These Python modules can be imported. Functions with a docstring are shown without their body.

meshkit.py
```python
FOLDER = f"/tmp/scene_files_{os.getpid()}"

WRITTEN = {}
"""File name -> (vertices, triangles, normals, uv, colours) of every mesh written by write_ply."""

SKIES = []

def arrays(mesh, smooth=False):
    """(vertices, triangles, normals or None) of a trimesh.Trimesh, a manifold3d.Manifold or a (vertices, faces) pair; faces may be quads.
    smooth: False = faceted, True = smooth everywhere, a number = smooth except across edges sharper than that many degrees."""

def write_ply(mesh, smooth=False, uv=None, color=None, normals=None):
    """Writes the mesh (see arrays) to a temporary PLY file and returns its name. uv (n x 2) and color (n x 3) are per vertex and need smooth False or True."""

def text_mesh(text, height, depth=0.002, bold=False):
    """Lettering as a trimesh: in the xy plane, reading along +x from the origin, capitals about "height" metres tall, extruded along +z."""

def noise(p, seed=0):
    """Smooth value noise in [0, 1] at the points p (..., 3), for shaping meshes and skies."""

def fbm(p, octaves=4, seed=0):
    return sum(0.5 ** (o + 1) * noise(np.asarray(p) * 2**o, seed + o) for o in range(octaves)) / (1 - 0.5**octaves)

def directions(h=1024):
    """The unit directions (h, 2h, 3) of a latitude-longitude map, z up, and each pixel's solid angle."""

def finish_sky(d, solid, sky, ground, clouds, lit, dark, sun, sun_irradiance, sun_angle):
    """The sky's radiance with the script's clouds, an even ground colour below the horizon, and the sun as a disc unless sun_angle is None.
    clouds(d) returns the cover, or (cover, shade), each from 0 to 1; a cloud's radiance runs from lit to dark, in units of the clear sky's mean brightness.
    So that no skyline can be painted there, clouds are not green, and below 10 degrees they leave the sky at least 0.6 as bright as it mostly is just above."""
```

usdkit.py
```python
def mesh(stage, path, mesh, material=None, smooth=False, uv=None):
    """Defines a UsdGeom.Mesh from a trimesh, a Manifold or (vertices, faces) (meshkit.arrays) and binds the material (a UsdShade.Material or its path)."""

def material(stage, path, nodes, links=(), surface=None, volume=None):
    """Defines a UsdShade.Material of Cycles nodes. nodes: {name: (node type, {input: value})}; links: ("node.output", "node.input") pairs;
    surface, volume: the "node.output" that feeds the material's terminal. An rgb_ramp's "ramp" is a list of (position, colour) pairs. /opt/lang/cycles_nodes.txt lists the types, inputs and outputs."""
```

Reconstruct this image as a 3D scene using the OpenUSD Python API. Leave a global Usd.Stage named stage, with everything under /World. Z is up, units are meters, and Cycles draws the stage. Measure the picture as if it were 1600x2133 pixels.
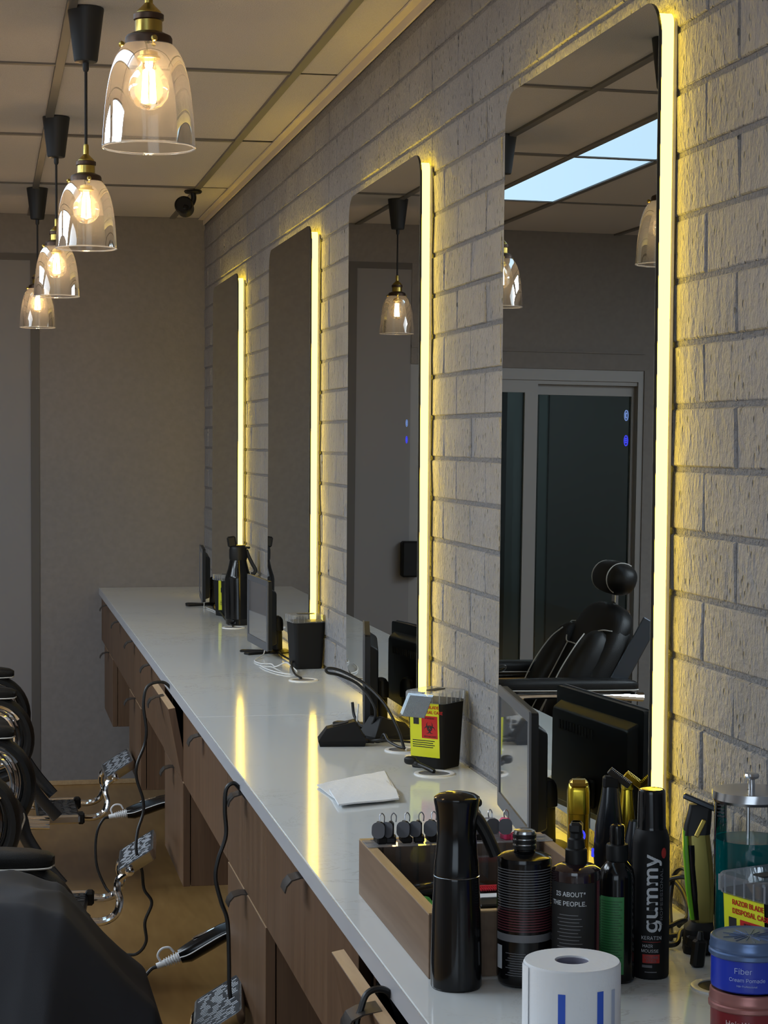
import math, random
import numpy as np
import trimesh
import meshkit, usdkit
from shapely.geometry import Polygon, Point, box as sbox
from shapely import affinity
from pxr import Usd, UsdGeom, UsdLux, Gf, Sdf

rng = random.Random(7)
stage = Usd.Stage.CreateInMemory()
UsdGeom.SetStageUpAxis(stage, UsdGeom.Tokens.z)
UsdGeom.SetStageMetersPerUnit(stage, 1.0)
world = UsdGeom.Xform.Define(stage, '/World')
stage.SetDefaultPrim(world.GetPrim())
UsdGeom.Scope.Define(stage, '/World/Looks')

# ------------------------------------------------------------------ camera, light, exposure
EYE = (0.0, 0.0, 1.508)
YAW, PITCH, ROLL, FPX = math.radians(11.164), math.radians(2.073), 0.003, 4200.0
_f = np.array([math.sin(YAW) * math.cos(PITCH), math.cos(YAW) * math.cos(PITCH), -math.sin(PITCH)])
_r = np.cross(_f, [0, 0, 1.0]); _r /= np.linalg.norm(_r)
_u = np.cross(_r, _f)
_r, _u = math.cos(ROLL) * _r + math.sin(ROLL) * _u, -math.sin(ROLL) * _r + math.cos(ROLL) * _u
cam = UsdGeom.Camera.Define(stage, '/World/camera')
cam.CreateHorizontalApertureAttr(36.0)
cam.CreateVerticalApertureAttr(36.0 * 2133 / 1600)
cam.CreateFocalLengthAttr(36.0 * FPX / 1600)
cam.CreateClippingRangeAttr(Gf.Vec2f(0.05, 60))
cam.CreateExposureAttr(0.0)
cam.AddTransformOp().Set(Gf.Matrix4d(*_r, 0, *_u, 0, *(-_f), 0, *EYE, 1))

WALL, CEIL, END, LEFT, FRONT = 0.94, 2.468, 8.83, -3.6, -3.2   # room limits (x of mirror wall, z of ceiling, y of end wall ...)
CT = 0.858                                                   # top of the counter
MX = 0.905                                                   # mirror plane

def rect_light(path, pos, rx, ry, w, h, color, intensity, spread=None):
    l = UsdLux.RectLight.Define(stage, path)
    l.CreateWidthAttr(w); l.CreateHeightAttr(h)
    l.CreateColorAttr(Gf.Vec3f(*color)); l.CreateIntensityAttr(intensity)
    if spread:
        UsdLux.ShapingAPI.Apply(l.GetPrim()).CreateShapingConeAngleAttr(spread)
    l.AddTranslateOp().Set(Gf.Vec3d(*pos)); l.AddRotateXYZOp().Set(Gf.Vec3f(rx, ry, 0))
    return l
# unseen shop window behind the camera, placed to give cool daylight
rect_light('/World/unseen_window_daylight', (-1.6, FRONT + 0.06, 1.45), 90, 0, 3.2, 2.0, (0.72, 0.86, 1.0), 2.6)
UNSEEN_PANEL_LIGHT = 10.5                                            # one unseen ceiling panel over mid-room, strength set to light the counter
LED_EMIT = (11.5, 7.8, 0.62)
dome = UsdLux.DomeLight.Define(stage, '/World/sky')
dome.CreateColorAttr(Gf.Vec3f(0.75, 0.87, 1.0)); dome.CreateIntensityAttr(0.02)

# ------------------------------------------------------------------ helpers
_names = {}
def numbered(parent, name):
    k = (parent, name); n = _names.get(k, 0); _names[k] = n + 1
    return name if n == 0 else f'{name}_{n:03d}'

def data(prim, label=None, cat=None, group=None, kind=None):
    for k, v in (('label', label), ('category', cat), ('group', group), ('kind', kind)):
        if v:
            prim.SetCustomDataByKey(k, v)

def thing(name, label=None, cat=None, loc=(0, 0, 0), rotz=0.0, group=None, kind=None, tilt=None):
    x = UsdGeom.Xform.Define(stage, '/World/' + numbered('/World', name))
    x.AddTranslateOp().Set(Gf.Vec3d(*map(float, loc)))
    if tilt is not None:
        x.AddRotateXYZOp().Set(Gf.Vec3f(*tilt))
    else:
        x.AddRotateZOp().Set(float(rotz))
    data(x.GetPrim(), label, cat, group, kind)
    return x.GetPrim()

def obj(name, mesh, mat, parent=None, smooth=30, label=None, cat=None, group=None, kind=None):
    base = str(parent.GetPath()) if parent else '/World'
    path = base + '/' + numbered(base, name)
    m = usdkit.mesh(stage, path, mesh, mat, smooth=smooth)
    data(m.GetPrim(), label, cat, group, kind)
    return m.GetPrim()

def struct(name, mesh, mat, parent=None, smooth=30):
    return obj(name, mesh, mat, parent, smooth, kind=None if parent else 'structure')

def dup(root, loc, rotz, label=None, group=None):
    was = root.GetCustomData()
    r = thing(root.GetName().rstrip('0123456789').rstrip('_'), label or was.get('label'), was.get('category'), loc, rotz, group or was.get('group'))
    r.GetReferences().AddInternalReference(root.GetPath())
    # the local transform of the copy wins over that of its source
    r.SetInstanceable(True)
    return r

# ---- meshes
def T(x=0, y=0, z=0): return trimesh.transformations.translation_matrix([x, y, z])
def RZ(a): return trimesh.transformations.rotation_matrix(a, [0, 0, 1])
def RX(a): return trimesh.transformations.rotation_matrix(a, [1, 0, 0])
def RY(a): return trimesh.transformations.rotation_matrix(a, [0, 1, 0])
def put(m, *mats):
    m = m.copy()
    for a in mats: m.apply_transform(a)
    return m
def cat(*ms): return trimesh.util.concatenate([m for m in ms])
def box(x0, x1, y0, y1, z0, z1, c=0.0):
    s = np.array([x1 - x0, y1 - y0, z1 - z0], float); o = np.array([x0 + x1, y0 + y1, z0 + z1]) / 2
    if c <= 0:
        m = trimesh.creation.box(s)
    else:
        h = s / 2; c = min(c, h.min() * 0.98); pts = []
        for sx in (-1, 1):
            for sy in (-1, 1):
                for sz in (-1, 1):
                    p = np.array([sx, sy, sz]) * h
                    for k in range(3):
                        q = p - np.array([sx, sy, sz]) * c; q[k] = p[k]; pts.append(q)
        m = trimesh.convex.convex_hull(np.array(pts))
    m.apply_translation(o); return m
def lathe(profile, n=36, at=(0, 0, 0)):
    m = trimesh.creation.revolve(np.array(profile, float), sections=n)
    m.apply_translation(at); return m
def rod(p, q, r, n=16, r2=None):
    p, q = np.array(p, float), np.array(q, float); d = q - p; L = np.linalg.norm(d)
    m = lathe([(0, 0), (r, 0), (r if r2 is None else r2, L), (0, L)], n)
    m.apply_transform(trimesh.geometry.align_vectors([0, 0, 1], d / L)); m.apply_translation(p); return m
def spline(pts, k=8):
    p = np.array(pts, float); q = np.vstack([2 * p[0] - p[1], p, 2 * p[-1] - p[-2]]); out = []
    for i in range(1, len(q) - 2):
        for t in np.linspace(0, 1, k, endpoint=False):
            a, b, c, d = q[i - 1], q[i], q[i + 1], q[i + 2]
            out.append(0.5 * (2 * b + (c - a) * t + (2 * a - 5 * b + 4 * c - d) * t * t + (3 * b - a - 3 * c + d) * t ** 3))
    out.append(p[-1]); return np.array(out)
def tube(pts, r, n=8, k=8, smooth=True, flat=1.0, up=(0, 0, 1)):
    p = spline(pts, k) if smooth else np.array(pts, float)
    t = np.gradient(p, axis=0); t /= np.linalg.norm(t, axis=1, keepdims=True) + 1e-12
    u = np.array(up, float)
    if abs(np.dot(u, t[0])) > 0.95: u = np.array([1.0, 0.2, 0])
    rings = []; rr = np.broadcast_to(r, len(p))
    for i in range(len(p)):
        u = u - np.dot(u, t[i]) * t[i]; u /= np.linalg.norm(u); w = np.cross(t[i], u)
        a = np.linspace(0, 2 * math.pi, n, endpoint=False)
        rings.append(p[i] + rr[i] * (np.cos(a)[:, None] * w + flat * np.sin(a)[:, None] * u))
    v = np.vstack(rings + [p[:1], p[-1:]]); f = []; N = len(p)
    for i in range(N - 1):
        for j in range(n):
            a, b = i * n + j, i * n + (j + 1) % n
            f += [(a, b, b + n), (a, b + n, a + n)]
    for j in range(n):
        f += [(N * n, (j + 1) % n, j), (N * n + 1, (N - 1) * n + j, (N - 1) * n + (j + 1) % n)]
    return trimesh.Trimesh(v, f, process=False)
def rrect(w, h, r, seg=6):
    r = min(r, w / 2 - 1e-4, h / 2 - 1e-4)
    return sbox(-w / 2 + r, -h / 2 + r, w / 2 - r, h / 2 - r).buffer(r, quad_segs=seg)
def extr(poly, d): return trimesh.creation.extrude_polygon(poly, d, engine='earcut')
def loft(secs):                       # secs: list of equal-length closed rings (n x 3), capped
    n = len(secs[0]); v = np.vstack(list(secs) + [np.mean(secs[0], 0)[None], np.mean(secs[-1], 0)[None]]); f = []
    for i in range(len(secs) - 1):
        for j in range(n):
            a, b = i * n + j, i * n + (j + 1) % n
            f += [(a, b, b + n), (a, b + n, a + n)]
    N = len(secs)
    for j in range(n):
        f += [(N * n, (j + 1) % n, j), (N * n + 1, (N - 1) * n + j, (N - 1) * n + (j + 1) % n)]
    m = trimesh.Trimesh(v, f, process=False)
    if m.volume < 0: m.invert()
    return m
def ring(w, d, r, z, cx=0, cy=0, seg=4, lean=(0, 0)):
    p = np.array(rrect(w, d, r, seg).exterior.coords)[:-1]
    return np.column_stack([p[:, 0] + cx, p[:, 1] + cy, np.full(len(p), z)])
def sell(a, b, c, e=2.6, n=28, m=16):  # superellipsoid
    th = np.linspace(-math.pi / 2, math.pi / 2, m); ph = np.linspace(0, 2 * math.pi, n, endpoint=False); s = lambda x: np.sign(x) * abs(x) ** (2 / e)
    secs = [np.column_stack([a * s(np.cos(t)) * s(np.cos(ph)), b * s(np.cos(t)) * s(np.sin(ph)), np.full(n, c * s(np.sin(t)))]) for t in th[1:-1]]
    return loft(secs)
def text(s, h, d=0.0006, bold=False): return meshkit.text_mesh(s, h, d, bold)
def wrap(m, R, z0, ang, up=False):
    """Lays a flat mesh (x along the reading line, y up, z out) on an upright cylinder of radius R, its origin at angle ang; up=True turns the line to run upwards."""
    m = m.copy(); v = m.vertices
    x, y, z = (-v[:, 1], v[:, 0], v[:, 2]) if up else (v[:, 0], v[:, 1], v[:, 2])
    a = ang + x / R; rr = R + z
    m.vertices = np.column_stack([rr * np.cos(a), rr * np.sin(a), z0 + y]); return m
def centred(m):
    m = m.copy(); m.apply_translation([-m.bounds[:, 0].mean(), 0, 0]); return m
def quadm(p, t=0.0):
    return trimesh.Trimesh(np.array(p, float), [[0, 1, 2], [0, 2, 3]], process=False)
def label_arc(R, z0, z1, a0, a1, t=0.0004, n=14):
    a = np.linspace(a0, a1, n); o = R + t
    v = np.vstack([np.column_stack([o * np.cos(a), o * np.sin(a), np.full(n, z0)]), np.column_stack([o * np.cos(a), o * np.sin(a), np.full(n, z1)])])
    f = [q for i in range(n - 1) for q in ((i, i + 1, n + i + 1), (i, n + i + 1, n + i))]
    return trimesh.Trimesh(v, f, process=False)

# ------------------------------------------------------------------ materials
def mat(name, nodes, links=(), surface='p.BSDF', volume=None): return usdkit.material(stage, '/World/Looks/' + name, nodes, links, surface=surface, volume=volume)
def plain(name, col, rough=0.5, metal=0.0, spec=0.5, coat=0.0, **kw):
    return mat(name, {'p': ('principled_bsdf', dict(base_color=col, roughness=rough, metallic=metal, specular_ior_level=spec, coat_weight=coat, **kw))})
def bumpy(name, col, rough, scale, dist, col2=None, metal=0.0, spec=0.5, stretch=(1, 1, 1), detail=3, coat=0.0):
    n = {'g': ('geometry', {}), 'm': ('mapping', {'scale': stretch}), 'n': ('noise_texture', {'scale': scale, 'detail': detail}),
         'b': ('bump', {'distance': dist, 'strength': 1.0}), 'p': ('principled_bsdf', dict(roughness=rough, metallic=metal, specular_ior_level=spec, coat_weight=coat, base_color=col))}
    l = [('g.position', 'm.vector'), ('m.vector', 'n.vector'), ('n.fac', 'b.height'), ('b.normal', 'p.normal')]
    if col2:
        n['r'] = ('rgb_ramp', {'ramp': [(0.3, col), (0.7, col2)]}); l += [('n.fac', 'r.fac'), ('r.color', 'p.base_color')]
    return mat(name, n, l)
def emit(name, col, s=1.0): return mat(name, {'e': ('emission', {'color': col, 'strength': s})}, surface='e.emission')
def pane(name, tint=(1, 1, 1), gloss=(1, 1, 1), rough=0.0, ior=1.5, haze=0.0, hcol=(0.8, 0.8, 0.8)):
    n = {'t': ('transparent_bsdf', {'color': tint}), 'g': ('glossy_bsdf', {'color': gloss, 'roughness': rough}), 'f': ('fresnel', {'IOR': ior}), 'x': ('mix_closure', {})}
    l = [('f.fac', 'x.fac'), ('t.BSDF', 'x.closure1'), ('g.BSDF', 'x.closure2')]; s = 'x.closure'
    if haze:
        n.update({'d': ('diffuse_bsdf', {'color': hcol}), 'tl': ('translucent_bsdf', {'color': hcol}), 'dm': ('mix_closure', {'fac': 0.5}), 'y': ('mix_closure', {'fac': haze})})
        l += [('d.BSDF', 'dm.closure1'), ('tl.BSDF', 'dm.closure2'), ('x.closure', 'y.closure1'), ('dm.closure', 'y.closure2')]; s = 'y.closure'
    return mat(name, n, l, surface=s)
def wood(name, c1, c2, c3, stretch, rough=0.42, scale=1.0):
    return mat(name, {'g': ('geometry', {}), 'm': ('mapping', {'scale': stretch}), 'n': ('noise_texture', {'scale': 3.0 * scale, 'detail': 8, 'roughness': 0.62, 'distortion': 0.3}),
                      'n2': ('noise_texture', {'scale': 14.0 * scale, 'detail': 4}), 'x': ('mix_float', {'fac': 0.35}),
                      'r': ('rgb_ramp', {'ramp': [(0.28, c1), (0.5, c2), (0.72, c3)]}), 'b': ('bump', {'distance': 0.0006, 'strength': 0.5}), 'p': ('principled_bsdf', {'roughness': rough})},
               [('g.position', 'm.vector'), ('m.vector', 'n.vector'), ('m.vector', 'n2.vector'), ('n.fac', 'x.a'), ('n2.fac', 'x.b'), ('x.result', 'r.fac'), ('r.color', 'p.base_color'), ('x.result', 'b.height'), ('b.normal', 'p.normal')])

M = {}
# painted brick: roller-stippled, with vertical scoring and pits
M['brick'] = mat('painted_brick', {
    'g': ('geometry', {}), 'm': ('mapping', {'scale': (1, 1, 0.62)}), 'n1': ('noise_texture', {'scale': 150, 'detail': 4, 'roughness': 0.55}),
    'n2': ('noise_texture', {'scale': 34, 'detail': 3}), 'v': ('voronoi_texture', {'scale': 70}), 'vm': ('map_range', {'from_min': 0.0, 'from_max': 0.22, 'to_min': -0.8, 'to_max': 0.0, 'clamp': True}),
    'a': ('math', {'math_type': 'multiply_add', 'value2': 0.55}), 'a2': ('math', {'math_type': 'add'}), 'b': ('bump', {'distance': 0.011, 'strength': 1.0}),
    'n3': ('noise_texture', {'scale': 6, 'detail': 3}), 'r': ('rgb_ramp', {'ramp': [(0.3, (0.250, 0.246, 0.254)), (0.7, (0.300, 0.295, 0.303))]}), 'p': ('principled_bsdf', {'roughness': 0.6, 'specular_ior_level': 0.35})},
    [('g.position', 'm.vector'), ('m.vector', 'n1.vector'), ('m.vector', 'n2.vector'), ('m.vector', 'v.vector'), ('n1.fac', 'a.value1'), ('n2.fac', 'a.value3'), ('v.distance', 'vm.value'), ('a.value', 'a2.value1'), ('vm.result', 'a2.value2'),
     ('a2.value', 'b.height'), ('b.normal', 'p.normal'), ('g.position', 'n3.vector'), ('n3.fac', 'r.fac'), ('r.color', 'p.base_color')])
M['mortar'] = bumpy('painted_mortar', (0.245, 0.24, 0.246), 0.75, 130, 0.014, detail=5)
M['plaster'] = bumpy('painted_plaster', (0.190, 0.173, 0.165), 0.7, 45, 0.0016, (0.212, 0.193, 0.184))
M['plaster_far'] = plain('hall_plaster', (0.25, 0.28, 0.28), 0.8)
M['door_pale'] = bumpy('pale_door_paint', (0.205, 0.192, 0.192), 0.55, 40, 0.0006)
M['door_dark'] = plain('dark_jamb', (0.09, 0.08, 0.073), 0.6)
M['tile'] = bumpy('ceiling_tile', (0.55, 0.515, 0.51), 0.9, 260, 0.0012, (0.60, 0.56, 0.555), spec=0.1)
M['tbar'] = plain('grid_bar_grey', (0.15, 0.138, 0.13), 0.55)
M['trimw'] = plain('ceiling_trim', (0.62, 0.55, 0.47), 0.5)
M['gap'] = plain('dark_void', (0.03, 0.028, 0.027), 0.9)
M['floor'] = wood('floor_vinyl', (0.24, 0.128, 0.040), (0.33, 0.185, 0.062), (0.42, 0.25, 0.09), (2.2, 0.35, 1), 0.27, 1.2)
M['frontroom'] = plain('front_wall_paint', (0.4, 0.39, 0.38), 0.8)
M['mirror'] = plain('mirror_silver', (0.50, 0.53, 0.52), 0.0, 1.0)
M['mirror_edge'] = plain('mirror_edge', (0.02, 0.02, 0.02), 0.25)
M['alu'] = plain('aluminium_channel', (0.62, 0.60, 0.56), 0.4, 0.6)
M['led'] = emit('led_strip', LED_EMIT)
M['blue_led'] = emit('blue_touch_light', (0.06, 0.07, 0.9), 1.0)
M['pale_led'] = emit('pale_touch_light', (0.2, 0.32, 0.7), 0.8)
M['quartz'] = mat('quartz_top', {'g': ('geometry', {}), 'm': ('mapping', {'scale': (1, 1, 1)}), 'n': ('noise_texture', {'scale': 7, 'detail': 10, 'roughness': 0.65, 'distortion': 1.6}),
    'r': ('rgb_ramp', {'ramp': [(0.0, (0.735, 0.765, 0.77)), (0.488, (0.735, 0.765, 0.77)), (0.5, (0.56, 0.555, 0.54)), (0.512, (0.735, 0.765, 0.77)), (1.0, (0.75, 0.78, 0.785))]}),
    'n2': ('noise_texture', {'scale': 2.3, 'detail': 2}), 'k': ('map_range', {'from_min': 0.48, 'from_max': 0.62, 'clamp': True}), 'x': ('mix', {'color1': (0.745, 0.775, 0.78)}), 'p': ('principled_bsdf', {'roughness': 0.09, 'specular_ior_level': 0.55})},
    [('g.position', 'm.vector'), ('m.vector', 'n.vector'), ('n.fac', 'r.fac'), ('g.position', 'n2.vector'), ('n2.fac', 'k.value'), ('k.result', 'x.fac'), ('r.color', 'x.color2'), ('x.color', 'p.base_color')])
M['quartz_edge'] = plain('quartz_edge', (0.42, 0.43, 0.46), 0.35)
M['walnut'] = wood('walnut_laminate', (0.072, 0.036, 0.0165), (0.105, 0.055, 0.0275), (0.150, 0.086, 0.046), (9, 9, 0.35), 0.45)
M['walnut_edge'] = wood('walnut_edge_band', (0.34, 0.22, 0.12), (0.45, 0.30, 0.17), (0.52, 0.36, 0.21), (8, 0.8, 8), 0.5)
M['oak'] = wood('tray_rim_wood', (0.33, 0.21, 0.10), (0.44, 0.29, 0.145), (0.52, 0.36, 0.19), (9, 0.5, 9), 0.5)
M['tray'] = wood('tray_wood', (0.135, 0.082, 0.05), (0.19, 0.122, 0.077), (0.25, 0.168, 0.11), (7, 0.5, 7), 0.5)
M['bronze'] = plain('bronze_pull', (0.055, 0.047, 0.042), 0.38, 0.6)
M['black'] = plain('black_plastic', (0.009, 0.009, 0.0095), 0.45, spec=0.3)
M['blackgloss'] = plain('black_gloss', (0.005, 0.005, 0.0055), 0.14, spec=0.4)
M['blackmatt'] = plain('black_matt', (0.011, 0.011, 0.0115), 0.55, spec=0.2)
M['cable'] = plain('black_cable', (0.008, 0.008, 0.008), 0.45)
M['whitecable'] = plain('white_cable', (0.75, 0.75, 0.75), 0.45)
M['white'] = plain('white_plastic', (0.72, 0.72, 0.72), 0.45)
M['paper'] = bumpy('white_paper', (0.78, 0.80, 0.83), 0.85, 120, 0.0005)
M['chrome'] = plain('chrome', (0.82, 0.82, 0.83), 0.07, 1.0)
M['chromedull'] = plain('worn_chrome', (0.55, 0.56, 0.58), 0.22, 1.0)
M['treadm'] = plain('tread_metal', (0.16, 0.165, 0.175), 0.45, 0.85)
M['darkmetal'] = plain('dark_cast_metal', (0.075, 0.082, 0.095), 0.34, 0.85)
M['leather'] = bumpy('black_leather', (0.010, 0.0098, 0.0098), 0.4, 420, 0.0006, spec=0.35)
M['stitch'] = plain('white_stitch', (0.60, 0.58, 0.54), 0.8)
M['cape'] = bumpy('black_cape_cloth', (0.016, 0.0175, 0.023), 0.72, 900, 0.0004)
M['brass'] = plain('antique_brass', (0.55, 0.40, 0.10), 0.28, 1.0)
M['brassdark'] = plain('bronze_ring', (0.085, 0.05, 0.032), 0.4, 0.7)
M['glass'] = pane('shade_glass', (0.93, 0.92, 0.90), haze=0.05, hcol=(0.85, 0.85, 0.85), ior=1.55)
M['bulb'] = pane('bulb_glass', (0.97, 0.95, 0.90), haze=0.025, hcol=(1.0, 0.9, 0.7), ior=1.4)
M['filament'] = emit('filament', (1.0, 0.64, 0.30), 270.0)
M['cord'] = plain('pendant_cord', (0.02, 0.018, 0.018), 0.7)
M['canopy'] = plain('canopy_black', (0.018, 0.018, 0.02), 0.5)
M['panel'] = emit('panel_diffuser', (0.95, 1.33, 1.68), 1.0)
M['screen'] = plain('monitor_screen', (0.10, 0.105, 0.115), 0.035, spec=1.0, coat=1.0)
M['bezel'] = plain('monitor_bezel', (0.10, 0.102, 0.112), 0.4)
M['screenlit'] = M['screen']
M['clear'] = pane('clear_plastic', (0.93, 0.95, 0.97), haze=0.16, hcol=(0.85, 0.88, 0.95), ior=1.5)
M['clearthin'] = pane('clear_acrylic', (0.93, 0.93, 0.94), haze=0.05, ior=1.5)
M['yellow'] = plain('yellow_label', (0.70, 0.72, 0.02), 0.4)
M['red'] = plain('red_label', (0.50, 0.012, 0.01), 0.4)
M['ink'] = plain('black_ink', (0.01, 0.01, 0.01), 0.6)
M['goldclip'] = plain('gold_clipper', (0.72, 0.53, 0.05), 0.22, 1.0)
M['olive'] = plain('brass_clipper', (0.30, 0.25, 0.07), 0.35, 0.8)
M['lime'] = plain('lime_plastic', (0.13, 0.42, 0.012), 0.35)
M['navy'] = plain('navy_gloss', (0.006, 0.009, 0.014), 0.2, coat=0.3)
M['steel'] = plain('steel_blade', (0.5, 0.5, 0.52), 0.3, 1.0)
M['greenlabel'] = plain('green_label', (0.045, 0.24, 0.075), 0.5)
M['greentext'] = plain('green_print', (0.02, 0.12, 0.035), 0.5)
M['print'] = plain('white_print', (0.55, 0.57, 0.60), 0.5)
M['printdim'] = plain('grey_print', (0.15, 0.15, 0.16), 0.5)
M['amber'] = plain('dark_bottle', (0.02, 0.010, 0.012), 0.12, coat=0.5)
M['wine'] = plain('wine_print', (0.11, 0.022, 0.03), 0.4)
M['redprint'] = plain('red_print', (0.42, 0.03, 0.025), 0.45)
M['blueband'] = plain('blue_print', (0.03, 0.10, 0.55), 0.7)
M['bluefaint'] = plain('faint_blue_print', (0.42, 0.48, 0.62), 0.7)
M['bluejar'] = plain('blue_jar', (0.012, 0.035, 0.42), 0.3)
M['bluelid'] = plain('blue_grey_lid', (0.11, 0.17, 0.32), 0.32, 0.55)
M['redjar'] = plain('wine_jar', (0.20, 0.010, 0.016), 0.3)
M['redlid'] = plain('rose_lid', (0.38, 0.16, 0.145), 0.38, 0.55)
M['jarprint'] = plain('jar_print', (0.38, 0.45, 0.75), 0.5)
M['jarprint2'] = plain('jar_print_pale', (0.75, 0.6, 0.6), 0.5)
M['barbicide'] = plain('blue_green_liquid', (0.0, 0.135, 0.14), 0.15, spec=0.2)
M['jarglass'] = pane('jar_glass', (0.95, 0.96, 0.96), ior=1.45)
M['pink'] = plain('pink_plastic', (0.75, 0.05, 0.16), 0.35)
M['redcomb'] = plain('red_comb', (0.55, 0.015, 0.03), 0.35)
M['greenbit'] = plain('green_cloth', (0.11, 0.55, 0.10), 0.7)
M['yellowbit'] = plain('yellow_plastic', (0.75, 0.62, 0.03), 0.4)
M['greyclip'] = plain('grey_guide_plate', (0.10, 0.103, 0.118), 0.45)
M['core'] = plain('grey_card', (0.20, 0.20, 0.27), 0.8)
M['frame'] = plain('door_frame_alu', (0.26, 0.245, 0.235), 0.45, 0.2)
M['dglass'] = pane('door_glass', (0.62, 0.70, 0.70), ior=1.5)
M['bluetab'] = plain('poster_blue', (0.06, 0.09, 0.16), 0.7)

# ------------------------------------------------------------------ the setting
struct('floor', box(LEFT, WALL + 0.1, FRONT, END + 0.1, -0.05, 0.0), M['floor'])
struct('wall_left', box(LEFT - 0.1, LEFT, FRONT, END, 0, CEIL + 0.1), M['frontroom'])
fw = cat(box(LEFT, -3.25, FRONT - 0.1, FRONT, 0, CEIL), box(0.05, WALL, FRONT - 0.1, FRONT, 0, CEIL), box(-3.25, 0.05, FRONT - 0.1, FRONT, 0, 0.42), box(-3.25, 0.05, FRONT - 0.1, FRONT, 2.47, CEIL + 0.05))
struct('wall_front', fw, M['frontroom'])

# end wall with a pale side door and sliding glass doors to a dim hall
wb = cat(box(0.226, WALL + 0.1, END, END + 0.1, 0, CEIL + 0.1), box(-0.06, 0.226, END, END + 0.1, 2.30, CEIL + 0.1), box(-1.18, -0.06, END, END + 0.12, 1.852, CEIL + 0.1),
         box(LEFT, -1.18, END, END + 0.1, 0, CEIL + 0.1), box(-1.18, -0.06, END - 0.008, END, 1.926, 1.934))
struct('wall_back', wb, M['plaster'])
d1 = thing('door_1', kind='structure')
obj('door_leaf', box(-0.06, 0.189, END + 0.004, END + 0.05, 0.0, 2.272), M['door_pale'], d1)
obj('door_frame', cat(box(0.189, 0.226, END - 0.004, END + 0.06, 0, 2.30), box(-0.06, 0.189, END - 0.004, END + 0.06, 2.272, 2.30)), M['door_dark'], d1)
d2 = thing('door_2', kind='structure')
FY = END + 0.01
obj('door_frame', cat(box(-1.18, -0.06, FY, FY + 0.09, 1.80, 1.852), box(-1.18, -0.06, FY + 0.012, FY + 0.09, 1.782, 1.80), box(-0.10, -0.06, FY, FY + 0.09, 0, 1.80), box(-1.18, -1.154, FY, FY + 0.09, 0, 1.80), box(-1.18, -0.06, FY, FY + 0.09, 0, 0.03)), M['frame'], d2)
obj('sliding_sash', cat(box(-0.681, -0.62, FY + 0.01, FY + 0.045, 0.03, 1.782), box(-0.62, -0.10, FY + 0.01, FY + 0.045, 1.742, 1.782), box(-0.14, -0.10, FY + 0.01, FY + 0.045, 0.03, 1.742), box(-0.62, -0.14, FY + 0.01, FY + 0.045, 0.03, 0.10)), M['frame'], d2)
obj('sliding_sash', cat(box(-1.154, -0.66, FY + 0.05, FY + 0.085, 1.735, 1.782), box(-1.154, -0.66, FY + 0.05, FY + 0.085, 0.03, 0.10), box(-1.154, -1.14, FY + 0.05, FY + 0.085, 0.1, 1.735)), M['frame'], d2)
obj('pane', box(-0.62, -0.14, FY + 0.025, FY + 0.031, 0.10, 1.742), M['dglass'], d2)
obj('pane', box(-1.14, -0.681, FY + 0.064, FY + 0.070, 0.10, 1.735), M['dglass'], d2)
HY = 11.4
struct('wall_hall', cat(box(-3.4, 0.4, HY, HY + 0.1, 0, 2.5), box(-3.5, -3.4, END + 0.1, HY, 0, 2.5), box(0.4, 0.5, END + 0.1, HY, 0, 2.5), box(-1.02, -0.98, HY - 0.9, HY, 0, 2.4)), M['plaster_far'])
struct('ceiling_hall', box(-3.5, 0.5, END + 0.1, HY + 0.1, 2.5, 2.55), M['plaster_far'])
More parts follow.
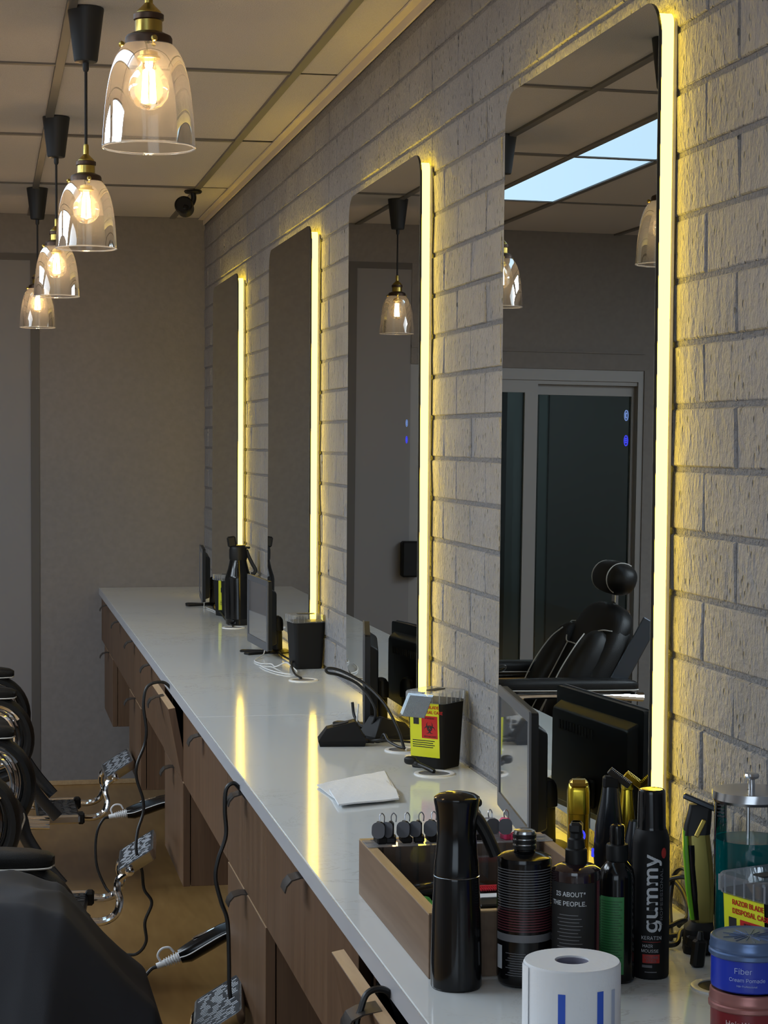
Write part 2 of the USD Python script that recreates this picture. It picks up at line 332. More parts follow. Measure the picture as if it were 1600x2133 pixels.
struct('floor_hall', box(-3.5, 0.5, END + 0.1, HY + 0.1, -0.05, 0), M['floor'])
d3 = thing('door_3', kind='structure')
obj('door_frame', cat(box(-1.40, -1.32, HY - 0.05, HY, 0, 1.86), box(-2.3, -2.22, HY - 0.05, HY, 0, 1.86), box(-2.3, -1.32, HY - 0.05, HY, 1.86, 1.95)), M['door_dark'], d3)
obj('door_leaf', box(-2.22, -1.47, HY - 0.03, HY, 0.0, 1.82), M['door_pale'], d3)
rect_light('/World/unseen_hall_light', (-1.6, 10.2, 2.46), 0, 0, 0.5, 0.5, (0.85, 0.95, 1.0), 14.0)  # unseen lamp, placed to light the dim hall behind the glass doors

# brick wall
wr = thing('wall_right', kind='structure')
obj('mortar_bed', box(WALL + 0.0022, WALL + 0.12, FRONT, END, 0, CEIL + 0.05), M['mortar'], wr)
CO, BL = 0.0865, 0.24
def brick_mesh(y0, y1, z0, z1, r):
    t = [r.uniform(-0.0012, 0.0022) for _ in range(4)]; b, o = 0.0032, 0.006
    P = []
    for (yy, zz, q) in ((y0, z0, 0), (y1, z0, 1), (y1, z1, 2), (y0, z1, 3)):
        sy, sz = (1 if yy == y0 else -1), (1 if zz == z0 else -1)
        P += [(WALL + o, yy, zz), (WALL + 0.0011 - t[q] * 0.3, yy + sy * 0.0012, zz + sz * 0.0012), (WALL - 0.0008 - t[q], yy + sy * b, zz + sz * b)]
    v = np.array(P); F = []
    for k in range(4):
        n = (k + 1) % 4
        for a in range(2):
            i, j = 3 * k + a, 3 * n + a
            F += [(i, i + 1, j + 1), (i, j + 1, j)]
    F += [(2, 8, 5), (2, 11, 8)]
    m = trimesh.Trimesh(v, F, process=False)
    return m
bricks = []
br = random.Random(3)
for k in range(0, 29):
    zc0 = k * CO; zc1 = zc0 + CO - 0.0058
    if zc1 > CEIL + 0.02: continue
    ph = 2.437 if k % 2 else 2.557
    n0 = int(math.floor((1.6 - ph) / BL)); n1 = int(math.ceil((END - ph) / BL))
    for n in range(n0, n1):
        y0 = ph + n * BL + 0.002 + br.uniform(-.002, .002); y1 = min(ph + (n + 1) * BL - 0.002 + br.uniform(-.002, .002), END - 0.002)
        if y1 - y0 < 0.03: continue
        bricks.append((y0, y1, max(zc0, 0.002), min(zc1, CEIL - 0.003), brick_mesh(y0, y1, max(zc0, 0.002), min(zc1, CEIL - 0.003), br)))
MIR = [(2.670, 3.497), (4.215, 5.068), (5.690, 6.546), (7.388, 8.197)]
MZ0, MZ1 = 0.915, 2.118
def hidden(b):
    yc = (b[0] + b[1]) / 2; zc = (b[2] + b[3]) / 2
    return zc < CT - 0.02 or any(a + 0.10 < yc < c - 0.12 and MZ0 + 0.03 < zc < MZ1 - 0.02 for a, c in MIR) or b[1] < 2.2
seen = sorted([b for b in bricks if not hidden(b)], key=lambda b: b[0])
for b in seen[:298]:
    obj('brick', b[4], M['brick'], wr, smooth=False)
rest = seen[298:] + [b for b in bricks if hidden(b)]
obj('brickwork', cat(*[b[4] for b in rest]), M['brick'], wr, smooth=False, kind='stuff')

# suspended ceiling
ce = thing('ceiling', kind='structure')
obj('ceiling_void', box(LEFT, WALL + 0.1, FRONT, END + 0.1, CEIL + 0.03, CEIL + 0.08), M['gap'], ce)
GX = [0.93, 0.80] + [0.80 - 0.61 * k for k in range(1, 8)]; GX[-1] = LEFT
GY = [FRONT] + [5.28 + 1.23 * k for k in range(-6, 3)] + [END]
PANELS = [(-0.42, 1.60), (-0.42, 2.83), (-0.42, 4.05), (-0.42, 5.28), (-0.42, 6.51), (-0.42, 0.36), (-0.42, -0.87)]
for i in range(len(GX) - 1):
    x1, x0 = GX[i], GX[i + 1]
    for j in range(len(GY) - 1):
        y0, y1 = GY[j] + 0.004, GY[j + 1] - 0.004
        if y1 - y0 < 0.02: continue
        a0 = x0
        if abs(x0 + 0.42) < 0.02 and -1 < y0 < 7.6: a0 = -0.115           # half a tile where the light panels sit
        e = rng.uniform(0, 0.004)
        obj('ceiling_tile', put(box(a0 + 0.004, x1 - 0.004, y0, y1, CEIL - 0.001, CEIL + 0.018, 0.003), T(0, 0, e)), M['tile'], ce)
for x in GX[1:-1] + [-0.115]:
    obj('grid_bar', box(x - 0.012, x + 0.012, FRONT if x != -0.115 else -0.87, END if x != -0.115 else 7.74, CEIL - 0.006, CEIL + 0.004, 0.001), M['tbar'], ce)
for y in GY[1:-1]:
    obj('cross_bar', box(LEFT, 0.788, y - 0.011, y + 0.011, CEIL - 0.0045, CEIL + 0.004, 0.001), M['tbar'], ce)
    obj('shadow_gap', box(0.812, 0.912, y - 0.007, y + 0.007, CEIL - 0.0015, CEIL + 0.004), M['gap'], ce)
struct('trim_1', cat(box(WALL - 0.028, WALL - 0.004, FRONT, END, CEIL - 0.008, CEIL - 0.002, 0.001), box(WALL - 0.007, WALL - 0.002, FRONT, END, CEIL - 0.03, CEIL - 0.002, 0.001)), M['trimw'])
struct('baseboard_back', box(0.226, WALL - 0.005, END - 0.012, END, 0, 0.02, 0.002), M['oak'])

# ceiling light panels; the second row is out of view, placed to light the counter
UNSEEN_LAMPX = -2.05
for k, (x, y) in enumerate(PANELS + [(UNSEEN_LAMPX, y) for y in (2.4, 4.0, 5.6)]):
    far = x == UNSEEN_LAMPX
    lab = {5.28: 'cool white ceiling light panel reflected at the right edge of the nearest mirror', 6.51: 'long cool white ceiling light panel reflected across the middle of the nearest mirror'}.get(y, f'unseen ceiling light panel over the {"middle of the room, placed to light the counter" if far else "aisle"}, {round(y + 4)} metres from the unseen shop window')
    t = thing('ceiling_light', lab, 'ceiling light', (x + 0.1525, y + 0.615, CEIL - (0.012 if far else 0)), 0, 'ceiling panels out of view' if far or y < 5 else None)
    hw = 0.60 if far else 0.146
    obj('diffuser', box(-hw, hw, -0.607, 0.607, 0.0, 0.004), M['panel'], t)
    obj('frame', extr(rrect(2 * hw + 0.014, 1.226, 0.002).difference(rrect(2 * hw, 1.214, 0.002)), 0.012), M['tbar'], t)
    if far: rect_light(str(t.GetPath()) + '/lamp', (0, 0, -0.004), 0, 0, 1.19, 1.2, (0.80, 0.90, 1.0), UNSEEN_PANEL_LIGHT)  # area lamp out of view, lights the counter and the wall

# ------------------------------------------------------------------ mirrors with LED surround
mlab = ['tall frameless mirror with warm lit edge, nearest and largest of the four', 'second lit mirror from the front, reflecting a whole hanging pendant lamp',
        'third lit mirror from the front, behind the black jug and plain black bin', 'farthest and smallest of the four lit mirrors, next to the end wall']
MT = [(-0.003, 0.007), (-0.001, 0.004), (0.0, 0.004), (0.0, 0.004)]
for i, (y0, y1) in enumerate(MIR):
    w, h = y1 - y0, MZ1 - MZ0
    t = thing('wall_mirror', mlab[i], 'mirror', (MX, (y0 + y1) / 2, 1.5), tilt=(0, math.degrees(MT[i][1]), -math.degrees(MT[i][0])))
    def upright(m): # polygon in (y,z) extruded towards +x (into the wall)
        v = m.vertices; m = m.copy(); m.vertices = np.column_stack([v[:, 2], v[:, 0], v[:, 1] + (MZ0 + MZ1) / 2 - 1.5]); m.invert(); return m
    face = rrect(w, h, 0.055, 8)
    g = upright(extr(face, 0.0006)); obj('mirror_glass', g, M['mirror'], t, smooth=False)
    obj('mirror_edge', put(upright(extr(face.difference(face.buffer(-0.004)), 0.0042)), T(0.0006)), M['mirror_edge'], t)
    led = rrect(w - 0.003, h - 0.040, 0.016, 6)
    obj('led_strip', put(upright(extr(led.difference(led.buffer(-0.009)), 0.0175)), T(0.0048)), M['led'], t, label='warm white glowing strip behind the mirror edge')
    ch = rrect(w - 0.005, h - 0.052, 0.012, 4)
    obj('channel', put(upright(extr(ch.difference(ch.buffer(-0.014)), 0.0055)), T(0.0223)), M['alu'], t)
    obj('back_plate', put(upright(extr(rrect(w - 0.10, h - 0.10, 0.03), 0.022)), T(0.0048)), M['gap'], t)
    [obj('wall_bracket', box(0.0268, WALL - MX - 0.002, -w / 2 + 0.05, w / 2 - 0.05, z, z + 0.03), M['gap'], t) for z in (-0.45, 0.45)]
    for kz, (zc, mm) in enumerate(((1.543, 'pale_led'), (1.5066, 'blue_led')) if i < 2 else ()):
        yy = y0 + 0.118 - (y0 + y1) / 2
        a = np.linspace(0, 2 * math.pi, 24)
        b = obj('touch_button', tube([(-0.0006, yy + 0.0075 * math.cos(q), zc - 1.5 + 0.0075 * math.sin(q)) for q in a], 0.0005, 5, 1, False), M[mm], t, label='small glowing touch symbol on the glass')
        if kz == 0:
            gl = tube([(-0.0005, yy + 0.003 * math.cos(q), zc - 1.5 + 0.0035 * math.sin(q)) for q in np.linspace(2.4, -2.2, 12)], 0.0007, 5, 1, False)
        else:
            gl = cat(*[tube([(-0.0005, yy - 0.004 + 0.002 * n, zc - 1.5 + dz + 0.0011 * (n % 2)) for n in range(5)], 0.0006, 5, 1, False) for dz in (-0.003, -0.0003, 0.0024)])
        obj('symbol', gl, M[mm], t)

# ------------------------------------------------------------------ counter and cabinets
CF = 0.48
cw = thing('countertop', 'long glossy white quartz worktop along the mirror wall', 'countertop')
for a, b in ((1.25, 4.6815), (4.683, END - 0.003)):
    obj('slab', box(CF, WALL - 0.003, a, b, CT - 0.03, CT, 0.0015), M['quartz'], cw)
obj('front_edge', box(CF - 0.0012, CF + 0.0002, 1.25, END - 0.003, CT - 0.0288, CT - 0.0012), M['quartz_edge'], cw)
GROM = [(0.858, 2.250), (0.852, 3.804), (0.853, 4.105), (0.836, 5.35), (0.832, 6.885)]
for i, (x, y) in enumerate(GROM):
    lab = ['cable grommet with dark opening beside the stacked jars', 'white cable grommet at the foot of the labelled blade bin', 'white cable grommet holding the cables of the two black docks', 'white cable grommet in front of the plain black bin', 'white cable grommet in front of the black jug'][i]
    tg = thing('cable_grommet', lab, 'grommet', (x, y, CT), 0)
    obj('rim', lathe([(0.031, 0.0), (0.031, 0.0022), (0.036, 0.003), (0.0395, 0.0022), (0.040, 0.0)], 36), M['white'], tg)
    obj('opening', lathe([(0.0, 0.0006), (0.031, 0.0006)], 36), M['printdim'] if i else M['ink'], tg)

FX = 0.49                              # cabinet fronts
UNITS = [(1.30, 1.62), (2.10, 2.65), (3.57, 4.15), (5.12, 5.66), (6.56, 7.10), (8.03, 8.60)]
KNEES = [(1.62, 2.10), (2.65, 3.57), (4.15, 5.12), (5.66, 6.56), (7.10, 8.03), (8.60, 8.82)]
AZ0, AZ1, UZ = 0.632, CT - 0.036, 0.362
def pull(y, x, z, s=1.0):
    a = np.linspace(0, 1, 7)
    prof = [(0.012, 0.0), (-0.012, 0.001), (-0.026, -0.003), (-0.034, -0.012), (-0.037, -0.022)]
    secs = []
    v = []; 
    for px, pz in prof: v.append((x + px * s, z + pz * s))
    outer = Polygon([(p[0], p[1]) for p in v] + [(p[0] + 0.0018, p[1] - 0.0018) for p in v[::-1]])
    m = extr(outer, 0.045 * s); vv = m.vertices
    m.vertices = np.column_stack([vv[:, 0], y - 0.0225 * s + vv[:, 2], vv[:, 1]]); m.invert()
    m.fix_normals(); return m
names_u = {(2.10, 2.65): 'nearest', (3.57, 4.15): 'second', (5.12, 5.66): 'third', (6.56, 7.10): 'fourth', (8.03, 8.60): 'farthest'}
for (a, b) in UNITS:
    op = 0.036 if (a, b) in ((2.10, 2.65), (5.12, 5.66)) else 0.0
    lab = {(2.10, 2.65): 'walnut drawer unit under the wooden tray, its top drawer pulled slightly open', (3.57, 4.15): 'walnut hanging drawer unit with a black cord over its top pull, below the white napkins', (5.12, 5.66): 'walnut hanging drawer unit with its top drawer slightly open, below the middle of the counter',
           (6.56, 7.10): 'closed walnut hanging drawer unit, second from the end wall', (8.03, 8.60): 'walnut hanging drawer unit closest to the end wall'}.get((a, b), 'walnut drawer unit outside the picture at the near end of the counter')
    t = thing('drawer_unit', lab, 'cabinet', (0, 0, 0))
    obj('carcass', cat(box(FX + 0.020, WALL - 0.02, a + 0.002, a + 0.020, UZ, CT - 0.031, 0.001), box(FX + 0.020, WALL - 0.02, b - 0.020, b - 0.002, UZ, CT - 0.031, 0.001), box(FX + 0.020, WALL - 0.02, a + 0.02, b - 0.02, UZ, UZ + 0.018), box(WALL - 0.04, WALL - 0.02, a + 0.02, b - 0.02, UZ, CT - 0.031)), M['walnut'], t)
    LE = (lambda m: put(m, T(-FX, 0, -AZ0), RY(-op / (AZ1 - AZ0)), T(FX - 0.002 * (op > 0), 0, AZ0)))
    d = obj('drawer', LE(box(FX, FX + 0.018, a + 0.0015, b - 0.0015, AZ0, AZ1, 0.0007)), M['walnut'], t)
    obj('drawer_top_edge', LE(box(FX + 0.0006, FX + 0.0174, a + 0.002, b - 0.002, AZ1 - 0.0006, AZ1 + 0.0004)), M['walnut_edge'], t)
    if op: obj('drawer_side_edge', LE(box(FX + 0.0006, FX + 0.0174, a + 0.0012, a + 0.0020, AZ0 + 0.001, AZ1 - 0.001)), M['walnut'], t)
    if op:
        obj('drawer_box', cat(box(FX + 0.019, FX + 0.35, a + 0.03, a + 0.043, AZ0 + 0.02, AZ1 - 0.04), box(FX + 0.019, FX + 0.35, b - 0.043, b - 0.03, AZ0 + 0.02, AZ1 - 0.04), box(FX + 0.019, FX + 0.35, a + 0.043, b - 0.043, AZ0 + 0.02, AZ0 + 0.03)), M['blackmatt'], t)
    obj('pull', LE(pull((a + b) / 2, FX, AZ1 + 0.001)), M['bronze'], t)
    obj('drawer', box(FX, FX + 0.018, a + 0.0015, b - 0.0015, UZ, AZ0 - 0.004, 0.0007), M['walnut'], t)
    obj('drawer_top_edge', box(FX + 0.0006, FX + 0.0174, a + 0.002, b - 0.002, AZ0 - 0.0046, AZ0 - 0.0036), M['walnut_edge'], t)
    obj('pull', pull((a + b) / 2, FX, AZ0 - 0.003), M['bronze'], t)
klab = ['walnut apron drawer outside the picture at the near end', 'walnut apron drawer with a bronze pull, in front of the wooden tray', 'walnut apron drawer over the second knee space from the front', 'walnut apron drawer over the third knee space from the front', 'walnut apron drawer over the knee space nearest the end wall', 'narrow walnut filler panel meeting the end wall']
for (a, b), lab in zip(KNEES, klab):
    t = thing('apron_drawer', lab, 'drawer')
    obj('drawer', box(FX, FX + 0.018, a + 0.0015, b - 0.0015, AZ0, AZ1, 0.0007), M['walnut'], t)
    obj('drawer_box', box(FX + 0.018, WALL - 0.05, a + 0.02, b - 0.02, AZ0 + 0.004, AZ1), M['walnut'], t)
    if b - a > 0.3: obj('pull', pull((a + b) / 2, FX, AZ1 + 0.001), M['bronze'], t)

# ------------------------------------------------------------------ pendant lamps
PX = 0.213
PEND = [(0.236, 2.985), (0.2225, 4.591), (0.210, 6.159), (0.197, 7.907), (0.24, 1.40)]
RIM = 1.934
def make_pendant(loc, lab):
    t = thing('pendant_lamp', lab, 'pendant lamp', loc)
    obj('canopy', lathe([(0, 0.0), (0.0405, 0.0), (0.0405, -0.003), (0.0265, -0.115), (0.0245, -0.119), (0.007, -0.121), (0.007, -0.135), (0.005, -0.14), (0, -0.14)], 28), M['canopy'], t)
    z0 = RIM - CEIL
    top = z0 + 0.152                    # top of the glass
    obj('cord', rod((0, 0, top + 0.078), (0, 0, -0.13), 0.0033, 10), M['cord'], t)
    obj('lamp_holder', lathe([(0, top + 0.080), (0.0050, top + 0.080), (0.0060, top + 0.077), (0.0062, top + 0.058), (0.0085, top + 0.055), (0.0125, top + 0.051), (0.0175, top + 0.046), (0.0198, top + 0.041), (0.0198, top + 0.012), (0.018, top + 0.010), (0, top + 0.01)], 28), M['brass'], t)
    obj('collar', lathe([(0.0200, top + 0.0425), (0.0222, top + 0.041), (0.0222, top + 0.0335), (0.0198, top + 0.032)], 28), M['brassdark'], t)
    obj('ring', lathe([(0, top + 0.016), (0.019, top + 0.016), (0.024, top + 0.014), (0.0325, top + 0.010), (0.0345, top + 0.006), (0.0345, top - 0.006), (0.031, top - 0.006), (0.031, top + 0.002), (0, top + 0.003)], 32), M['brassdark'], t)
    for q in (-1.45, 0.64, 2.74):
        obj('screw', put(lathe([(0, 0.012), (0.0035, 0.0115), (0.005, 0.008), (0.0035, 0.005), (0.002, 0.004), (0.002, 0), (0, 0)], 12), RY(math.pi / 2), T(0.0335, 0, top), RZ(q)), M['brass'], t)
    out = [(0.0305, top + 0.001), (0.0355, top - 0.003), (0.0425, top - 0.011), (0.0500, top - 0.024), (0.0568, top - 0.045), (0.0620, top - 0.073), (0.0657, top - 0.109), (0.0685, z0)]
    o = np.array(out); inn = o.copy(); inn[:, 0] -= 0.0026
    obj('glass_shade', lathe([tuple(p) for p in spline(np.column_stack([o, np.zeros(len(o))]), 4)[:, :2]], 56), M['glass'], t)
    obj('shade_rim', put(trimesh.creation.torus(0.0675, 0.0016, 56, 8), T(0, 0, z0)), M['clear'], t)
    b0 = top - 0.012
    obj('bulb_cap', lathe([(0, top), (0.0135, top), (0.0135, b0 - 0.006), (0.017, b0 - 0.008), (0.017, b0 - 0.011), (0, b0 - 0.011)], 24), M['brass'], t)
    bz = b0 - 0.048
    obj('bulb', lathe([(0.011, b0 - 0.009), (0.0125, b0 - 0.018), (0.020, b0 - 0.028), (0.0275, b0 - 0.040), (0.0300, b0 - 0.054), (0.0275, b0 - 0.068), (0.019, b0 - 0.079), (0.008, b0 - 0.0845), (0, b0 - 0.0855)], 36), M['bulb'], t)
    fl = []
    for k in range(6):
        a = k * math.pi / 3; fl.append(rod((0.006 * math.cos(a), 0.006 * math.sin(a), b0 - 0.020), (0.009 * math.cos(a), 0.009 * math.sin(a), b0 - 0.071), 0.0021, 6))
    obj('filament', cat(*fl), M['filament'], t)
    return t
plab = ['nearest glass bell pendant lamp with brass holder, top of the picture', 'second glass bell pendant lamp, hanging from the largest black canopy in view', 'third glass bell pendant lamp from the front, partly behind the second', 'farthest glass bell pendant lamp near the end wall', 'glass bell pendant lamp hanging out of the picture above the camera']
p0 = make_pendant((PEND[0][0], PEND[0][1], CEIL), plab[0])
for (x, y), lb in zip(PEND[1:], plab[1:]):
    dup(p0, (x, y, CEIL), 0.0, lb)

# security camera on the ceiling
t = thing('security_camera', 'black security camera under the ceiling in the far corner', 'camera', (0.785, 7.79, CEIL))
obj('mount_plate', lathe([(0, -0.007), (0.033, -0.007), (0.035, -0.012), (0.030, -0.018), (0, -0.018)], 24), M['black'], t)
obj('stem', tube([(0, 0, -0.015), (0.002, 0, -0.04), (-0.008, 0, -0.062), (-0.025, -0.01, -0.066)], 0.0105, 10, 6), M['black'], t)
obj('camera_body', put(lathe([(0, 0.045), (0.022, 0.043), (0.033, 0.03), (0.035, 0.0), (0.035, -0.028), (0.031, -0.034), (0.029, -0.030), (0, -0.030)], 28), RX(math.radians(-100)), RZ(-0.25), T(-0.034, -0.012, -0.072)), M['black'], t)
obj('lens', put(lathe([(0, 0.006), (0.008, 0.004), (0.012, 0.0), (0.014, 0.0)], 20), RX(math.radians(80)), T(-0.030, -0.044, -0.078)), M['blackgloss'], t)

# ------------------------------------------------------------------ monitors on the counter
def make_monitor(lab, far, near, z0, z1, post, lean=0.0):
    """Screen towards the room, from its far to its near side edge; the post stands between it and the mirror."""
    far, near, post = np.array(far, float), np.array(near, float), np.array(post, float)
    c = (far + near) / 2; w = np.linalg.norm(far - near); ang = math.degrees(math.atan2(near[1] - far[1], near[0] - far[0]))
    t = thing('monitor', lab, 'monitor', (c[0], c[1], CT), ang)      # local x runs from far to near edge, local y points to the wall
    a, b = z0 - CT, z1 - CT; h = b - a; mid = (a + b) / 2
    def stand(m): v = m.vertices; m = m.copy(); m.vertices = np.column_stack([v[:, 0], v[:, 2], v[:, 1] + mid]); m.fix_normals(); return m
    fr = rrect(w, h, 0.006)
    obj('bezel', stand(extr(fr.difference(affinity.translate(sbox(-w / 2 + 0.017, -h / 2 + 0.024, w / 2 - 0.017, h / 2 - 0.017), 0, 0)), 0.0035)), M['bezel'], t)
    obj('screen', box(-w / 2 + 0.0165, w / 2 - 0.0165, 0.0018, 0.0036, a + 0.0235, b - 0.0165), M['screen'], t)
    hp = rrect(w - 0.004, h - 0.004, 0.006, 3); q1 = np.array(hp.exterior.coords)[:-1]
    sc = lambda kx, kz, dy, off=0.0: np.column_stack([q1[:, 0] * kx, np.full(len(q1), dy), q1[:, 1] * kz + mid + off])
    obj('housing', loft([sc(1, 1, 0.0036), sc(1, 1, 0.015), sc(0.90, 0.84, 0.0155, -0.006), sc(0.87, 0.77, 0.030, -0.008), sc(0.85, 0.73, 0.033, -0.009)]), M['black'], t)
    obj('vent', cat(*[box(-w * 0.34 + k * 0.012, -w * 0.34 + k * 0.012 + 0.006, 0.0322, 0.0338, mid + 0.035, mid + 0.05) for k in range(12)]), M['gap'], t, kind='stuff')
    # post in local coordinates
    d = post - c; ca, sa = math.cos(math.radians(ang)), math.sin(math.radians(ang)); px, py = d[0] * ca + d[1] * sa, -d[0] * sa + d[1] * ca
    obj('post', put(lathe([(0, 0), (0.016, 0), (0.015, 0.058), (0.0185, 0.060), (0.0185, 0.082), (0.017, 0.093), (0.012, 0.101), (0.005, 0.1045), (0, 0.105)], 24), T(px, py, 0.008)), M['black'], t)
    obj('swivel', cat(rod((px, py, 0.085), (px * 0.9, 0.036, 0.085), 0.006, 10), box(px * 0.9 - 0.022, px * 0.9 + 0.022, 0.034, 0.041, 0.062, 0.108, 0.003)), M['black'], t)
    obj('foot', cat(lathe([(0, 0), (0.040, 0), (0.041, 0.004), (0.030, 0.010), (0, 0.011)], 28, (px, py, 0)), put(box(-0.014, 0.014, -0.115, 0.02, 0, 0.007, 0.003), RZ(0.42), T(px, py, 0)), put(box(-0.014, 0.014, -0.115, 0.02, 0, 0.007, 0.003), RZ(-0.42), T(px, py, 0))), M['black'], t)
    return t
make_monitor('black tabletop monitor beside the wooden tray, nearest of the four', (0.843, 3.278), (0.804, 2.935), 0.893, 1.096, (0.872, 3.08))
make_monitor('black monitor seen edge on behind the two black wedge docks', (0.862, 4.62), (0.801, 4.285), 0.872, 1.085, (0.872, 4.45))
make_monitor('black monitor with a grey screen between the jug and the plain black bin', (0.792, 6.20), (0.808, 5.86), 0.882, 1.090, (0.866, 6.06))
make_monitor('slim black monitor farthest away, left of the black jug', (0.828, 7.98), (0.803, 7.65), 0.882, 1.088, (0.868, 7.83))

# ------------------------------------------------------------------ blade disposal bins
def bin_(lab, x, y, ang, h=0.152, w=0.096, label_side=None, flap=False):
    t = thing('blade_bin', lab, 'sharps bin', (x, y, CT), ang)
    k = w / 0.096
    secs = [ring(0.078 * k, 0.078 * k, 0.009, 0.0), ring(0.082 * k, 0.082 * k, 0.012, 0.004), ring(0.0955 * k, 0.0955 * k, 0.013, h - 0.018)]
    obj('body', loft(secs), M['blackmatt'], t)
    lid = loft([ring(0.1 * k, 0.1 * k, 0.016, h - 0.021, seg=6), ring(0.104 * k, 0.104 * k, 0.018, h - 0.018, seg=6), ring(0.105 * k, 0.105 * k, 0.018, h - 0.002, seg=6), ring(0.100 * k, 0.100 * k, 0.016, h + 0.001, seg=6)])
    li = obj('lid', lid, M['clear'], t, label='clear plastic lid')
    rr = rrect(0.105 * k, 0.105 * k, 0.018)
    ribs = []
    for q in range(22):
        p = rr.exterior.interpolate(q / 22, normalized=True); ribs.append(box(p.x - 0.0008, p.x + 0.0008, p.y - 0.0008, p.y + 0.0008, h - 0.0195, h - 0.001))
    obj('ribs', cat(*ribs), M['clear'], li, kind='stuff')
    obj('slot', put(extr(rrect(0.052 * k, 0.02 * k, 0.004), 0.0012), T(0, 0, h + 0.0012)), M['gap'], li)
    if label_side is not None:
        # the label lies on one slanted side; local u runs along the side, v up it
        lean = math.atan2((0.0955 - 0.082) * k / 2, h - 0.022); off = 0.041 * k + 0.0006
        def side(m, d=0.0):
            m = m.copy(); m.apply_transform(RX(math.pi / 2)); m.apply_transform(RX(lean)); m.apply_transform(T(0, -off - d, 0.004)); m.apply_transform(RZ(label_side)); return m
        L0, L1 = 0.020, h - 0.024
        lb = obj('label', side(extr(sbox(-0.036 * k, L0, 0.038 * k, L1), 0.0004)), M['yellow'], t)
        R0, R1 = L0 + 0.35 * (L1 - L0), L0 + 0.76 * (L1 - L0)
        obj('warning_panel', side(extr(sbox(-0.006 * k, R0, 0.034 * k, R1), 0.0004), 0.0004), M['red'], lb)
        # biohazard sign: three open crescents round a ring
        cx, cy, s = 0.014 * k, R0 + 0.45 * (R1 - R0), 0.0155 * k
        bio = Point(cx, cy).buffer(s * 0.42).difference(Point(cx, cy).buffer(s * 0.27)); hole = Point(cx, cy).buffer(s * 0.10)
        for q in range(3):
            a = math.pi / 2 + q * 2 * math.pi / 3
            o = Point(cx + s * 0.42 * math.cos(a), cy + s * 0.42 * math.sin(a)).buffer(s * 0.52); i = Point(cx + s * 0.56 * math.cos(a), cy + s * 0.56 * math.sin(a)).buffer(s * 0.40)
            cut = Polygon([(cx + s * 0.6 * math.cos(a), cy + s * 0.6 * math.sin(a))] + [(cx + 1.6 * s * math.cos(a + e), cy + 1.6 * s * math.sin(a + e)) for e in (-0.16, 0.16)])
            bio = bio.union(o.difference(i).difference(cut))
        bio = bio.difference(hole)
        obj('biohazard_sign', cat(*[side(extr(g, 0.0003), 0.0008) for g in getattr(bio, 'geoms', [bio])]), M['ink'], lb)
        def line(s_, h_, x_, z_, mm, bold=False):
            m = text(s_, h_, 0.0003, bold); m.apply_translation([x_, z_, 0]); obj('print', side(m, 0.0008), mm, lb)
        line('RAZOR BLADE', 0.0062 * k, -0.020 * k, L1 - 0.011, M['red'], True); line('DISPOSAL CASE', 0.0062 * k, -0.020 * k, L1 - 0.021, M['red'], True)
        line('WARNING', 0.0038 * k, 0.001 * k, R1 - 0.006, M['ink']); line('BIOHAZARD', 0.0038 * k, 0.000 * k, R0 + 0.002, M['ink'])
        obj('bar', side(extr(sbox(-0.027 * k, R0 + 0.6 * (R1 - R0), -0.013 * k, R1), 0.0003), 0.0004), M['ink'], lb)
        obj('small_print', cat(*[side(extr(sbox(-0.030 * k, R0 - 0.006 - 0.0042 * q, (0.026 - 0.004 * (q % 2)) * k, R0 - 0.0045 - 0.0042 * q), 0.0003), 0.0004) for q in range(4)]), M['ink'], lb, kind='stuff')
    if flap:
        fl = put(box(-0.03, 0.03, -0.0008, 0.0008, -0.054, 0.0, 0.0006), RX(math.radians(-38)), T(0.0, -0.055, h - 0.001), RZ(flap))
        obj('lid_flap', fl, M['clearthin'], t, label='clear hinged flap hanging open')
    return t
bin_('black blade bin with yellow label and open clear flap, behind the white cable grommet', 0.874, 3.892, 45.0, 0.152, 0.088, -math.pi / 2 + 0.0, -math.pi / 2)
bin_('plain black bin with clear lid standing between two monitors', 0.889, 5.648, 7.0, 0.152, 0.093)
bin_('black blade bin half hidden behind the black jug', 0.872, 7.36, 20.0, 0.152, 0.09, -0.55)
bin_('black blade bin with yellow label at the right edge, behind the stacked jars', 0.877, 2.150, 20.0, 0.155, 0.088, -math.pi / 2 + 0.0)

# ------------------------------------------------------------------ jug
t = thing('insulated_jug', 'tall black drinks jug with strap handle beside the third monitor', 'jug', (0.8625, 7.0, CT))
obj('body', lathe([(0, 0), (0.040, 0), (0.043, 0.004), (0.044, 0.018), (0.0465, 0.022), (0.0465, 0.160), (0.044, 0.172), (0.036, 0.196), (0.031, 0.218), (0.0295, 0.226), (0, 0.226)], 40), M['blackgloss'], t)
obj('lid', lathe([(0.0, 0.226), (0.030, 0.226), (0.0315, 0.232), (0.0315, 0.262), (0.0285, 0.272), (0.022, 0.278), (0, 0.279)], 32), M['black'], t)
obj('spout_cover', cat(put(box(-0.024, 0.006, -0.011, 0.011, 0.276, 0.314, 0.005), RY(-0.15), T(0.03, 0, 0)), put(box(0.0, 0.016, -0.009, 0.009, 0.278, 0.302, 0.004), T(-0.028, 0, 0))), M['black'], t)
obj('spout_tip', put(box(0.02, 0.044, -0.006, 0.006, 0.266, 0.274, 0.003), RZ(-0.5)), M['black'], t)
obj('strap_handle', put(tube([(0.029, 0, 0.262), (0.036, 0, 0.243), (0.050, 0, 0.214), (0.062, 0, 0.192), (0.056, 0, 0.180), (0.046, 0, 0.178)], 0.0065, 8, 6, True, 0.55, (0, 1, 0)), RZ(-0.35)), M['black'], t)

